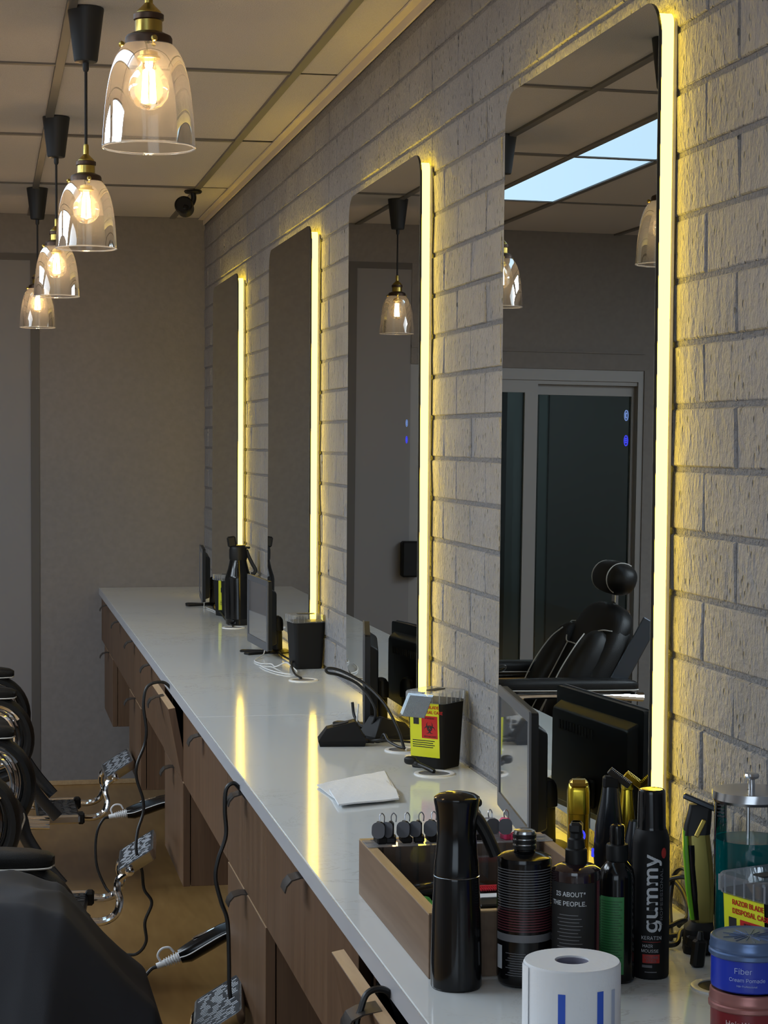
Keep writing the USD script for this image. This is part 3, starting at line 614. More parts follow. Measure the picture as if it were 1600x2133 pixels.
# ------------------------------------------------------------------ docks, napkins, loose plug
def dock(lab, x, y, ang):
    t = thing('charging_dock', lab, 'dock', (x, y, CT), ang)
    b = np.array([(-0.047, -0.030, 0), (0.047, -0.030, 0), (0.047, 0.030, 0), (-0.047, 0.030, 0), (-0.051, -0.034, 0.012), (0.051, -0.034, 0.012), (0.051, 0.034, 0.012), (-0.051, 0.034, 0.012),
                  (-0.033, -0.022, 0.037), (0.026, -0.024, 0.052), (0.026, 0.024, 0.052), (-0.033, 0.022, 0.037), (0.030, -0.022, 0.050), (0.030, 0.022, 0.050)])
    obj('housing', trimesh.convex.convex_hull(b), M['blackmatt'], t)
    obj('well', put(extr(rrect(0.034, 0.026, 0.006), 0.0012), RY(-0.25), T(-0.003, 0, 0.0452)), M['gap'], t)
    obj('cord_boot', rod((0.048, -0.012, 0.010), (0.068, -0.016, 0.008), 0.005, 10, 0.0035), M['cable'], t)
dock('black wedge shaped charging dock standing free, left of the other dock', 0.740, 4.205, -8.0)
dock('black wedge shaped charging dock close to the mirror, under the looping cable', 0.848, 4.262, -158.0)

def curve_thing(name, lab, cat_, pts, r, m, n=8, k=8): return obj(name, tube(pts, r, n, k), m, None, 30, lab, cat_)
curve_thing('cable', 'black looping cable rising in front of the edge-on monitor', 'cable', [(0.848, 4.075, 0.868), (0.838, 4.09, 0.905), (0.815, 4.12, 0.955), (0.780, 4.16, 0.993), (0.735, 4.18, 1.018), (0.706, 4.185, 1.024), (0.708, 4.20, 1.013), (0.745, 4.25, 1.0), (0.79, 4.26, 0.975), (0.818, 4.24, 0.93), (0.815, 4.25, 0.895), (0.80, 4.29, 0.885), (0.79, 4.33, 0.90), (0.787, 4.34, 0.93)], 0.0032, M['cable'])
curve_thing('cable', 'short black cable from the left dock into the white grommet', 'cable', [(0.806, 4.190, 0.866), (0.818, 4.186, 0.866), (0.826, 4.176, 0.882), (0.830, 4.15, 0.872), (0.842, 4.11, 0.866), (0.851, 4.085, 0.866)], 0.0032, M['cable'])
curve_thing('cable', 'bundle cable lying in front of the right dock', 'cable', [(0.790, 4.185, 0.866), (0.815, 4.165, 0.872), (0.850, 4.16, 0.870), (0.882, 4.165, 0.866), (0.900, 4.175, 0.863)], 0.003, M['cable'])
curve_thing('cable', 'white cable under the edge-on monitor running to the grommet', 'cable', [(0.795, 4.31, 0.93), (0.792, 4.31, 0.885), (0.800, 4.30, 0.864), (0.83, 4.33, 0.862), (0.87, 4.36, 0.861), (0.90, 4.34, 0.862), (0.915, 4.25, 0.861), (0.905, 4.16, 0.861), (0.875, 4.105, 0.8635), (0.856, 4.085, 0.8635), (0.853, 4.078, 0.862)], 0.0019, M['whitecable'])
curve_thing('cable', 'thin white cable in zigzags below the monitor with the grey screen', 'cable', [(0.812, 5.95, 0.91), (0.812, 5.955, 0.87), (0.79, 5.90, 0.862), (0.765, 5.82, 0.861), (0.775, 5.74, 0.861), (0.80, 5.72, 0.862), (0.805, 5.66, 0.861), (0.83, 5.64, 0.874), (0.838, 5.58, 0.870), (0.845, 5.52, 0.861), (0.82, 5.47, 0.861), (0.79, 5.52, 0.861), (0.77, 5.62, 0.861), (0.765, 5.70, 0.861)], 0.0017, M['whitecable'])
curve_thing('cable', 'black cable curling from the third monitor to the plain black bin', 'cable', [(0.866, 6.05, 0.864), (0.862, 5.95, 0.864), (0.868, 5.80, 0.864), (0.874, 5.74, 0.866), (0.856, 5.66, 0.876), (0.832, 5.54, 0.880), (0.826, 5.44, 0.866), (0.832, 5.365, 0.8625)], 0.003, M['cable'])
curve_thing('cable', 'thin white cable hanging from the farthest monitor', 'cable', [(0.818, 7.72, 0.905), (0.820, 7.72, 0.875), (0.815, 7.68, 0.862), (0.824, 7.70, 0.861), (0.842, 7.50, 0.861), (0.85, 7.44, 0.861)], 0.0017, M['whitecable'])
curve_thing('cable', 'black cable from the farthest monitor into a grommet', 'cable', [(0.868, 7.80, 0.862), (0.850, 7.66, 0.861), (0.846, 7.52, 0.862), (0.836, 7.30, 0.874), (0.829, 7.10, 0.868), (0.832, 6.90, 0.8625)], 0.003, M['cable'])
t = thing('cable_plug', 'loose black plug sticking out of the white grommet by the labelled bin', 'plug', (0.832, 3.835, CT))
obj('plug_body', tube([(-0.024, 0.018, 0.020), (-0.016, 0.012, 0.020), (-0.006, 0.004, 0.015), (0.012, -0.016, 0.008), (0.02, -0.028, 0.004)], [0.006] * 9 + [0.0085] * 0 + [0.0062] * 8 + [0.0045] * 16, 10, 8), M['cable'], t)
obj('plug_head', put(sell(0.013, 0.0085, 0.0085, 2.6, 16, 10), RZ(-0.65), T(-0.018, 0.014, 0.0205)), M['black'], t)
def sheet(name, lab, pts, z, th=0.0011, curl=0.0):
    m = extr(Polygon(pts), th); m = m.subdivide().subdivide(); v = m.vertices.copy(); v[:, 2] += z + 0.0012 * np.sin(v[:, 0] * 60 + v[:, 1] * 23) ** 2; m.vertices = v
    return obj(name, m, M['paper'], None, 30, lab, 'napkin')
sheet('paper_napkin', 'top folded white paper napkin of the loose stack on the counter', [(0.615, 3.625), (0.606, 3.475), (0.722, 3.512), (0.735, 3.60), (0.735, 3.72), (0.70, 3.745)], CT + 0.0045, 0.003)
sheet('paper_napkin', 'lower white paper napkin with a corner sticking out to the left', [(0.603, 3.70), (0.616, 3.50), (0.724, 3.53), (0.752, 3.78), (0.70, 3.79)], CT + 0.0022)
sheet('paper_napkin', 'bottom white paper napkin reaching farthest towards the mirror', [(0.622, 3.73), (0.640, 3.56), (0.735, 3.57), (0.761, 3.845), (0.70, 3.80)], CT + 0.0004)

# ------------------------------------------------------------------ foreground bottles
t = thing('spray_bottle', 'tall glossy black mist spray bottle with trigger, in front of the wooden tray', 'spray bottle', (0.5455, 2.313, CT), 0)
obj('bottle', lathe([(0, 0), (0.029, 0), (0.0305, 0.003), (0.0305, 0.03), (0.0290, 0.09), (0.0272, 0.131), (0.0268, 0.1335), (0, 0.1335)], 44), M['blackgloss'], t)
prof = [(0.0266, 0.1335), (0.0272, 0.136), (0.0262, 0.150), (0.0242, 0.168), (0.0232, 0.183), (0.0240, 0.200), (0.0262, 0.215), (0.0275, 0.223)]
secs = []
for r, z in prof: secs.append(np.column_stack([(r * 1.0) * np.cos(np.linspace(0, 2 * math.pi, 40, endpoint=False)), r * np.sin(np.linspace(0, 2 * math.pi, 40, endpoint=False)), np.full(40, z)]))
for r, z in ((0.0272, 0.2265), (0.022, 0.2300), (0.012, 0.2325), (0.003, 0.2332)): secs.append(np.column_stack([r * np.cos(np.linspace(0, 2 * math.pi, 40, endpoint=False)), r * np.sin(np.linspace(0, 2 * math.pi, 40, endpoint=False)), np.full(40, z)]))
obj('spray_head', loft(secs), M['blackgloss'], t)
tr = [np.column_stack([np.full(12, 0), 0.008 * np.cos(np.linspace(0, 2 * math.pi, 12, endpoint=False)), 0.004 * np.sin(np.linspace(0, 2 * math.pi, 12, endpoint=False))])]
obj('trigger', tube([(0.016, 0, 0.208), (0.026, 0, 0.198), (0.035, 0, 0.183), (0.042, 0, 0.168), (0.047, 0, 0.156)], 0.0078, 12, 6, True, 1.1, (0, 1, 0)), M['black'], t)
obj('seam_ring', lathe([(0.0268, 0.1330), (0.0276, 0.1334), (0.0268, 0.1340)], 40), M['chromedull'], t)
obj('nozzle', put(lathe([(0, 0), (0.005, 0), (0.005, 0.006), (0.003, 0.008), (0, 0.008)], 16), RY(math.pi / 2), T(0.022, 0, 0.219)), M['black'], t)

A0 = -math.pi / 2 - 0.23           # the side of an upright bottle that faces the camera
t = thing('shampoo_bottle', 'broad black pump bottle without pump, fine grey and wine rings on its label', 'bottle', (0.629, 2.314, CT))
R = 0.033
obj('body', lathe([(0, 0), (0.026, 0), (0.031, 0.004), (0.033, 0.012), (0.033, 0.148), (0.0318, 0.153), (0.024, 0.157), (0.0145, 0.159), (0.0125, 0.160), (0.0125, 0.166), (0, 0.166)], 44), M['blackgloss'], t)
obj('neck_ring', cat(*[lathe([(0.0125, 0.1615 + k * 0.0065), (0.0142, 0.1625 + k * 0.0065), (0.0142, 0.1665 + k * 0.0065), (0.0125, 0.168 + k * 0.0065)], 28) for k in range(3)]), M['black'], t)
obj('cap_top', lathe([(0, 0.1855), (0.0085, 0.1855), (0.0125, 0.184), (0.0134, 0.1815), (0.0134, 0.1625), (0, 0.1625)], 28), M['chromedull'], t, label='pale top of the cut neck')
obj('label_rings', cat(*[label_arc(R, 0.0685 + k * 0.00315, 0.0685 + k * 0.00315 + 0.0011, A0 - 1.25, A0 + 1.25) for k in range(8, 24)]), M['printdim'], t, kind='stuff')
obj('label_rings', cat(*[label_arc(R, 0.0685 + k * 0.00315, 0.0685 + k * 0.00315 + 0.0016, A0 - 1.25, A0 + 1.25) for k in range(0, 9)]), M['wine'], t, kind='stuff')
obj('label_band', label_arc(R, 0.056, 0.065, A0 - 1.3, A0 + 1.3), M['printdim'], t)
obj('barcode', cat(label_arc(R, 0.022, 0.050, A0 - 1.25, A0 - 0.93)), M['print'], t)
obj('small_print', cat(*[label_arc(R, 0.016 + k * 0.0029, 0.0168 + k * 0.0029, A0 - 0.75 + 0.1 * (k % 3), A0 + 0.15 - 0.12 * (k % 2)) for k in range(10)]), M['printdim'], t, kind='stuff')

t = thing('styling_bottle', 'clear dark bottle with black spray top, white slogan on its label', 'bottle', (0.683, 2.280, CT))
R = 0.0293
obj('body', lathe([(0, 0), (0.027, 0), (0.0293, 0.004), (0.0293, 0.138), (0.0285, 0.143), (0.022, 0.1475), (0.012, 0.150), (0, 0.150)], 40), M['amber'], t)
obj('label', label_arc(R, 0.012, 0.131, A0 - 1.3, A0 + 0.75, 0.0004, 24), M['ink'], t)
def onbottle(parent, s, h, z, a, R, mm, bold=False, up=False, name='print', d=0.0003):
    m = text(s, h, d, bold); m = centred(m) if not up else m
    return obj(name, wrap(m, R, z, a, up), mm, parent, smooth=False)
onbottle(t, 'IS ABOUT"', 0.0052, 0.1155, A0 - 0.30, R + 0.0008, M['print'], True)
onbottle(t, 'THE PEOPLE.', 0.0052, 0.1045, A0 - 0.38, R + 0.0008, M['print'], True)
obj('small_print', cat(*[label_arc(R, 0.030 + k * 0.0042, 0.0310 + k * 0.0042, A0 - 0.85 + 0.1 * (k % 2), A0 + 0.12 + 0.22 * ((k * 7) % 5 - 2) / 5, 0.0009) for k in range(16)]), M['printdim'], t, kind='stuff')
obj('wine_stripe', label_arc(R, 0.010, 0.132, A0 + 0.90, A0 + 1.12), M['wine'], t)
obj('sprayer', lathe([(0, 0.149), (0.0125, 0.149), (0.0130, 0.151), (0.0130, 0.166), (0.0118, 0.1675), (0.0105, 0.168), (0.0095, 0.178), (0.0075, 0.180), (0.0072, 0.196), (0.0058, 0.199), (0, 0.199)], 28), M['black'], t)
obj('actuator', put(box(-0.0075, 0.0075, -0.013, 0.009, 0.186, 0.199, 0.003), RZ(-0.4)), M['black'], t)

t = thing('spray_bottle', 'slim black spray bottle with a green printed label, behind the paper roll', 'spray bottle', (0.742, 2.306, CT))
R = 0.0215
obj('body', lathe([(0, 0), (0.019, 0), (0.0215, 0.003), (0.0215, 0.124), (0.0195, 0.135), (0.013, 0.143), (0.011, 0.146), (0, 0.146)], 36), M['blackgloss'], t)
lb = obj('label', label_arc(R, 0.012, 0.105, A0 - 1.2, A0 + 0.32, 0.0004, 20), M['greenlabel'], t, label='green paper label')
obj('small_print', cat(*[label_arc(R, 0.022 + k * 0.0032, 0.0233 + k * 0.0032, A0 - 1.05, A0 + 0.22 - 0.1 * (k % 3), 0.0008) for k in range(25)]), M['greentext'], lb, kind='stuff')
obj('collar', lathe([(0, 0.145), (0.0125, 0.145), (0.0135, 0.147), (0.0135, 0.163), (0.0125, 0.165), (0, 0.165)], 28), M['black'], t)
obj('sprayer_cap', lathe([(0, 0.165), (0.0088, 0.165), (0.0088, 0.185), (0.0078, 0.188), (0.005, 0.189), (0.0045, 0.1875), (0, 0.1875)], 28), M['blackgloss'], t)

t = thing('mousse_can', 'tall black aerosol can with large white lettering running up its side', 'aerosol can', (0.789, 2.318, CT))
R = 0.0222
obj('can', lathe([(0, 0.001), (0.0185, 0.001), (0.0208, 0), (0.0222, 0.003), (0.0222, 0.163), (0.0215, 0.169), (0.0195, 0.176), (0.0178, 0.180), (0, 0.180)], 44), M['blackmatt'], t)
obj('cap', lathe([(0, 0.180), (0.0180, 0.180), (0.0174, 0.183), (0.0166, 0.223), (0.0160, 0.2262), (0.0142, 0.2280), (0.0125, 0.2275), (0, 0.227)], 36), M['blackgloss'], t)
AM = A0 - 0.06
g = text('gummy', 0.0168, 0.0003, True); sx = 0.094 / (g.bounds[1, 0] - g.bounds[0, 0]); g.apply_scale([sx, 1.0, 1]); g.apply_translation([-g.bounds[0, 0], -0.0070, 0])
obj('logo', wrap(g, R + 0.0003, 0.058, AM, True), M['print'], t, smooth=False)
g = text('PROFESSIONAL', 0.0036, 0.0003); g.apply_scale([0.068 / (g.bounds[1, 0] - g.bounds[0, 0]), 1, 1]); g.apply_translation([0, -0.002, 0])
obj('print', wrap(g, R + 0.0003, 0.066, AM + 0.54, True), M['printdim'], t, smooth=False)
onbottle(t, 'KERATIN', 0.0042, 0.0490, AM, R + 0.0003, M['print'])
onbottle(t, 'HAIR', 0.0037, 0.0395, AM - 0.2, R + 0.0003, M['print']); onbottle(t, 'MOUSSE', 0.0037, 0.0335, AM - 0.08, R + 0.0003, M['print'])
obj('red_patch', label_arc(R, 0.0205, 0.031, AM - 0.48, AM + 0.46), M['redprint'], t)
obj('red_line', label_arc(R, 0.0458, 0.0464, AM - 0.5, AM + 0.5), M['redprint'], t)
onbottle(t, 'VOLUME', 0.0030, 0.0262, AM, R + 0.0008, M['printdim']); onbottle(t, 'STYLE', 0.0030, 0.0220, AM, R + 0.0008, M['printdim'])
obj('small_print', cat(label_arc(R, 0.0150, 0.0182, AM - 0.5, AM + 0.05), label_arc(R, 0.009, 0.0102, AM - 0.35, AM + 0.3)), M['printdim'], t, kind='stuff')
s_ = [(R + 0.0006) * np.array([math.cos(AM + 0.68 + 0.16 * math.cos(q)), math.sin(AM + 0.68 + 0.16 * math.cos(q)), 0]) + np.array([0, 0, 0.1535 + 0.0065 * math.sin(q)]) for q in np.linspace(0, 2 * math.pi, 25)]
c_ = (R + 0.0007) * np.array([math.cos(AM + 0.68), math.sin(AM + 0.68), 0]) + np.array([0, 0, 0.1535])
obj('red_badge', trimesh.Trimesh(np.vstack([s_, c_[None]]), [[k, k + 1, 25] for k in range(24)], process=False), M['redprint'], t)

t = thing('neck_strip_roll', 'white paper neck strip roll with blue printed bars, front of the counter', 'paper roll', (0.617, 2.073, CT))
R = 0.0525; H = 0.090
obj('paper', lathe([(0.0185, 0.0), (0.0505, 0.0), (0.0525, 0.002), (0.0525, H - 0.003), (0.0510, H), (0.0185, H), (0.0185, 0.0)], 60), M['paper'], t)
obj('core', lathe([(0.0185, H - 0.002), (0.0168, H - 0.002), (0.0168, 0.004), (0.0, 0.004)], 40), M['core'], t, label='grey cardboard core')
for a, z0, z1 in ((A0 - 0.26, 0.015, 0.066), (A0 + 0.55, 0.012, 0.068)):
    pts = [(R + 0.0005) * np.array([math.cos(a), math.sin(a), 0]) + np.array([0, 0, z]) for z in (z0, z1)]
    obj('printed_bar', label_arc(R, z0, z1, a - 0.075, a + 0.075), M['blueband'], t)
obj('printed_bar', label_arc(R, 0.014, 0.067, A0 + 0.86, A0 + 0.98), M['bluefaint'], t, label='faint blue bar showing through the paper')
obj('paper_end', put(label_arc(R, 0.004, H - 0.002, A0 - 1.5, A0 - 1.1, 0.0012)), M['paper'], t)

def jar(lab, loc, body, lid, print_, words, z_off=0):
    t = thing('pomade_jar', lab, 'jar', loc)
    R = 0.0415
    obj('body', lathe([(0, 0), (0.038, 0), (0.0412, 0.002), (0.0415, 0.004), (0.0415, 0.036), (0, 0.036)], 52), body, t)
    obj('lid', lathe([(0.0, 0.0545), (0.036, 0.0545), (0.0385, 0.0552), (0.0405, 0.0560), (0.0422, 0.0548), (0.0425, 0.052), (0.0425, 0.0485), (0.0432, 0.047), (0.0432, 0.044), (0.0425, 0.0425), (0.0440, 0.041), (0.0440, 0.037), (0.0425, 0.0355), (0, 0.0355)], 52), lid, t)
    obj('lid_emboss', cat(*[put(box(0.004, 0.030 if k % 2 else 0.022, -0.0004, 0.0004, 0.0543, 0.0551), RZ(k * math.pi / 9)) for k in range(18)]), lid, t, kind='stuff')
    for s, h, z, da in words:
        onbottle(t, s, h, z, A0 + da, R + 0.0003, print_)
    return t
jar('blue pomade jar with metallic blue lid, on top of the red jar', (0.812, 2.055, CT + 0.0571), M['bluejar'], M['bluelid'], M['jarprint'], [('Fiber', 0.0060, 0.0225, -0.30), ('Cream Pomade', 0.0040, 0.0140, -0.20), ('Hair Professional', 0.0020, 0.0085, -0.20)])
jar('wine red hair wax jar with rose lid, under the blue jar', (0.812, 2.055, CT), M['redjar'], M['redlid'], M['jarprint2'], [('Hair Wax', 0.0062, 0.0215, -0.33), ('Pomade', 0.0040, 0.0130, -0.28)])

# disinfectant jar
t = thing('disinfectant_jar', 'glass jar of blue green disinfectant with metal lid, right edge of the picture', 'jar', (0.889, 2.248, CT))
R = 0.0435
obj('glass', lathe([(R, 0.0), (R, 0.224)], 52), M['jarglass'], t)
obj('liquid', lathe([(0, 0.004), (R - 0.002, 0.004), (R - 0.002, 0.178), (0, 0.178)], 52), M['barbicide'], t, label='blue green liquid')
obj('base', lathe([(0, 0.0), (R + 0.001, 0), (R + 0.001, 0.004), (0, 0.004)], 52), M['clear'], t)
obj('lid', lathe([(0, 0.236), (R - 0.004, 0.236), (R + 0.0025, 0.2355), (R + 0.003, 0.226), (R + 0.001, 0.2225), (0, 0.2225)], 52), M['chromedull'], t, label='metal lid')
obj('knob', lathe([(0, 0.236), (0.004, 0.236), (0.004, 0.248), (0.008, 0.250), (0.0092, 0.2525), (0.008, 0.255), (0, 0.256)], 24), M['chromedull'], t)
obj('lift_rod', rod((-0.004, 0.0, 0.02), (-0.004, 0.0, 0.236), 0.0022, 8), M['chromedull'], t)
t2 = thing('comb', 'pale comb standing in the disinfectant jar', 'comb', (0.899, 2.236, CT))
obj('spine', put(box(-0.003, 0.003, -0.002, 0.002, 0.03, 0.205, 0.001), RY(0.10)), M['greyclip'], t2)
obj('teeth', put(cat(*[box(0.003, 0.014, -0.0008, 0.0008, 0.05 + k * 0.0045, 0.052 + k * 0.0045) for k in range(34)]), RY(0.10)), M['greyclip'], t2, kind='stuff')

# ------------------------------------------------------------------ wooden tray and what lies in it
TX0, TX1, TY0, TY1, TH = 0.520, 0.788, 2.350, 2.812, 0.080
t = thing('wooden_tray', 'open wooden tray box with pale rim holding clipper guards', 'tray', (0, 0, CT))
for a in (box(TX0, TX0 + 0.014, TY0, TY1, 0.0, TH - 0.0015, 0.0008), box(TX1 - 0.014, TX1, TY0, TY1, 0.0, TH - 0.0015, 0.0008), box(TX0 + 0.014, TX1 - 0.014, TY0, TY0 + 0.012, 0.0, TH - 0.0015, 0.0008), box(TX0 + 0.014, TX1 - 0.014, TY1 - 0.012, TY1, 0.0, TH - 0.0015, 0.0008)):
    obj('side_board', a, M['tray'], t)
obj('rim_band', extr(sbox(TX0 + 0.0004, TY0 + 0.0004, TX1 - 0.0004, TY1 - 0.0004).difference(sbox(TX0 + 0.0136, TY0 + 0.0116, TX1 - 0.0136, TY1 - 0.0116)), 0.0016), M['oak'], t)
stage.GetPrimAtPath(str(t.GetPath()) + '/rim_band').GetPrim() and UsdGeom.Xformable(stage.GetPrimAtPath(str(t.GetPath()) + '/rim_band')).AddTranslateOp().Set(Gf.Vec3d(0, 0, TH - 0.0016))
obj('bottom_board', box(TX0 + 0.014, TX1 - 0.014, TY0 + 0.012, TY1 - 0.012, 0.001, 0.006), M['tray'], t)

rk = thing('guard_rack', 'clear acrylic rack for clipper guards across the far end of the tray', 'rack', (0.655, 2.764, CT + TH))
ry = [-0.130 + 0.0 + k * 0.0252 for k in range(11)]
obj('top_plate', box(-0.136, 0.132, -0.022, 0.020, 0.0004, 0.0030, 0.0008), M['clear'], rk)
obj('front_wall', box(-0.112, 0.112, -0.0215, -0.0195, -0.052, 0.0004), M['clearthin'], rk)
for k in range(10):
    obj('pocket_wall', box(-0.114 + k * 0.0252, -0.1128 + k * 0.0252, -0.0195, 0.014, -0.050, 0.0004), M['clearthin'], rk)
def make_guard(lab, loc, ang, body, plate, grp):
    t = thing('clipper_guard', lab, 'clipper guard', loc, ang, grp)
    obj('comb_body', cat(box(-0.0075, 0.0075, -0.012, 0.012, 0.0003, 0.010, 0.002), put(box(-0.0045, 0.0045, -0.0115, 0.0115, 0.006, 0.030, 0.003), RX(-0.1))), body, t)
    q = rrect(0.019, 0.022, 0.0075, 5); m = extr(q, 0.0015)
    obj('clip_plate', put(m, RX(math.pi / 2), T(0, -0.0118, 0.0185), RX(-0.10), RZ(-0.55)), plate, t)
    obj('clip_loop', put(tube([(-0.003, 0, 0.028), (-0.0035, 0.001, 0.036), (0, 0.0015, 0.0405), (0.0035, 0.001, 0.036), (0.003, 0, 0.028)], 0.0009, 6, 5), T(0.004, 0.006, 0)), M['steel'], t)
    return t
GL = 'leftmost black clipper guard with grey clip plate in the clear rack'
GO = ['second', 'third', 'fourth', 'fifth', 'sixth', 'seventh', 'eighth']
gz = CT + TH + 0.003
g0 = make_guard(GL, (0.541, 2.760, gz), 4, M['black'], M['greyclip'], 'clipper guards in the clear rack')
for k, x in enumerate((0.556, 0.577, 0.596, 0.616, 0.638, 0.660, 0.681)): dup(g0, (x, 2.760 + 0.004 * rng.random(), gz), rng.uniform(-14, 6), GO[k] + ' black clipper guard from the left in the clear rack')
make_guard('clear grey clipper guard standing next to the pink one', (0.702, 2.762, gz), 30, M['clear'], M['greyclip'], None)
make_guard('pink clipper guard standing in the clear rack', (0.722, 2.757, gz), 14, M['pink'], M['greyclip'], None)
obj('clipper_guard', put(cat(*[tube([(-0.016, -0.012 + k * 0.004, 0.004), (0.0, -0.012 + k * 0.004, 0.008 + 0.003 * (k % 2)), (0.018, -0.012 + k * 0.004, 0.003)], 0.0011, 6, 5) for k in range(7)], box(-0.019, -0.014, -0.014, 0.014, 0.0004, 0.008, 0.001)), T(0.745, 2.757, gz)), M['pink'], None, 30, 'loose pink comb guard lying right of the upright pink guard', 'clipper guard')
t = thing('hair_clipper', 'black hair clipper lying inside the tray under the rack', 'clipper', (0.610, 2.690, CT + 0.0065), 24)
obj('body', put(sell(0.068, 0.021, 0.018, 3.0, 24, 12), T(0, 0, 0.018)), M['blackgloss'], t)
obj('blade', box(0.062, 0.080, -0.019, 0.019, 0.012, 0.022, 0.002), M['chromedull'], t)
obj('switch', box(-0.006, 0.012, -0.006, 0.006, 0.0352, 0.0385, 0.002), M['chromedull'], t)
obj('hair_comb', cat(box(0, 0.095, 0, 0.009, 0, 0.004, 0.001), *[box(0.002 + k * 0.0031, 0.0034 + k * 0.0031, -0.016, 0.0, 0.0008, 0.0032) for k in range(30)]).apply_transform(T(0.655, 2.655, CT + 0.036)), M['redcomb'], None, 30, 'red plastic comb lying on top in the tray', 'comb')
obj('product_box', box(0.640, 0.735, 2.575, 2.668, CT + 0.0065, CT + 0.0335, 0.002), M['black'], None, 30, 'flat black carton lying under the red comb', 'box')
obj('label_sheet', put(box(0, 0.08, 0, 0.022, 0, 0.0012), T(0.650, 2.612, CT + 0.0338)), M['paper'], None, 30, 'white paper strip lying on the black carton', 'paper')
cl = trimesh.creation.icosphere(3, 1.0); v = cl.vertices * np.array([0.024, 0.020, 0.014]); v *= (0.8 + 0.5 * meshkit.noise(v * 90, 4))[:, None]; cl.vertices = v; cl.apply_translation([0.571, 2.640, CT + 0.019])
obj('sponge', cl, M['greenbit'], None, 40, 'crumpled bright green sponge at the left side of the tray', 'sponge')
t = thing('oil_bottle', 'small yellow bottle lying in the near corner of the tray', 'bottle', (0.640, 2.520, CT + 0.0065), 15)
obj('body', put(lathe([(0, 0), (0.011, 0.001), (0.0125, 0.004), (0.0125, 0.026), (0.007, 0.033), (0, 0.033)], 22), RX(math.pi / 2), T(0, 0.012, 0.0125)), M['yellowbit'], t)
obj('tip', put(lathe([(0, 0.033), (0.005, 0.033), (0.003, 0.046), (0, 0.047)], 14), RX(math.pi / 2), T(0, 0.012, 0.0125)), M['white'], t)
t = thing('hair_clip', 'grey metal clip lying beside the yellow bottle in the tray', 'clip', (0.672, 2.500, CT + 0.0065), -20)
obj('arm', put(box(-0.035, 0.035, -0.006, 0.006, 0, 0.004, 0.0015), RY(-0.22), T(0, 0, 0.0125)), M['chromedull'], t); obj('arm', box(-0.035, 0.035, -0.006, 0.006, 0, 0.004, 0.0015), M['chromedull'], t)

# ------------------------------------------------------------------ clippers charging behind the bottles
st = thing('charging_stand', 'low black charging base under the upright gold and black clippers', 'stand', (0.858, 2.700, CT), 0)
obj('base', loft([ring(0.130, 0.150, 0.02, 0.0), ring(0.130, 0.150, 0.02, 0.008), ring(0.116, 0.136, 0.018, 0.012)]), M['blackmatt'], st)
t = thing('foil_shaver', 'upright gold shaver with a blue light ring, left of the black trimmer', 'shaver', (0.822, 2.735, CT + 0.0125), -14)
obj('body', loft([ring(0.026, 0.020, 0.008, 0.0), ring(0.029, 0.023, 0.010, 0.02), ring(0.031, 0.025, 0.010, 0.07), ring(0.031, 0.025, 0.010, 0.108)]), M['goldclip'], t)
obj('head_cover', loft([ring(0.032, 0.026, 0.010, 0.1085), ring(0.032, 0.026, 0.010, 0.140), ring(0.028, 0.022, 0.009, 0.150, 0, 0.002), ring(0.018, 0.014, 0.006, 0.155, 0, 0.004)]), M['goldclip'], t)
obj('foil', put(box(-0.013, 0.013, 0.0, 0.016, 0.146, 0.158, 0.004), RX(0.1)), M['brass'], t)
obj('light_ring', tube([(0.0085 * math.cos(q), -0.0130, 0.0785 + 0.0085 * math.sin(q)) for q in np.linspace(0, 2 * math.pi, 25)], 0.0016, 8, 1, False), M['blue_led'], t, label='glowing blue ring')
def trimmer(name, lab, loc, ang, lean, h, body, neck, wid, head=True, bm=None):
    t = thing(name, lab, 'trimmer', loc, ang)
    L = lambda m: put(m, RY(lean))
    obj('body', L(loft([ring(0.022, 0.020, 0.008, 0.0), ring(0.032 * wid, 0.027, 0.012, h * 0.14), ring(0.040 * wid, 0.031, 0.013, h * 0.36), ring(0.037 * wid, 0.030, 0.012, h * 0.58), ring(0.027 * wid, 0.024, 0.010, h * 0.78), ring(0.022 * wid, 0.019, 0.008, h * 0.90)])), body, t)
    if head:
        obj('neck', L(put(box(-0.011 * wid, 0.011 * wid, -0.009, 0.009, 0, h * 0.10, 0.003), T(0, -0.001, h * 0.885))), neck, t)
        obj('blade', L(put(cat(box(-0.018, 0.018, -0.003, 0.002, 0.0, 0.009, 0.001), *[box(-0.018 + k * 0.0024, -0.0167 + k * 0.0024, -0.003, -0.001, 0.008, 0.012) for k in range(15)]), RX(0.35), RY(0.62), T(0.008, -0.006, h * 0.955))), bm or M['darkmetal'], t)
    return t
tm = trimmer('hair_trimmer', 'upright black trimmer with a silver blade, behind the green labelled bottle', (0.848, 2.682, CT + 0.0125), -12, 0.03, 0.172, M['navy'], M['blackmatt'], 1.05)
obj('light', put(box(-0.0235, -0.0195, -0.004, 0.003, 0.055, 0.067, 0.001), RY(0.03)), M['blue_led'], tm, label='small blue light on its left edge')
trimmer('hair_trimmer', 'upright gold trimmer with a wide blade, behind the black trimmer', (0.884, 2.715, CT + 0.0125), -10, 0.02, 0.160, M['goldclip'], M['goldclip'], 0.72, True, M['goldclip'])
t = trimmer('shaver', 'black upright shaver with a bright blue light, partly behind the aerosol can', (0.872, 2.645, CT + 0.0125), -10, 0.05, 0.125, M['navy'], M['navy'], 0.9, False)
obj('light', put(sell(0.0035, 0.0025, 0.0055, 2.2, 12, 8), T(-0.0165, -0.006, 0.072)), M['blue_led'], t, label='bright blue light')
t = thing('hair_clipper', 'brass and lime green clipper with black head leaning by the wall', 'clipper', (0.893, 2.420, CT + 0.0), -16)
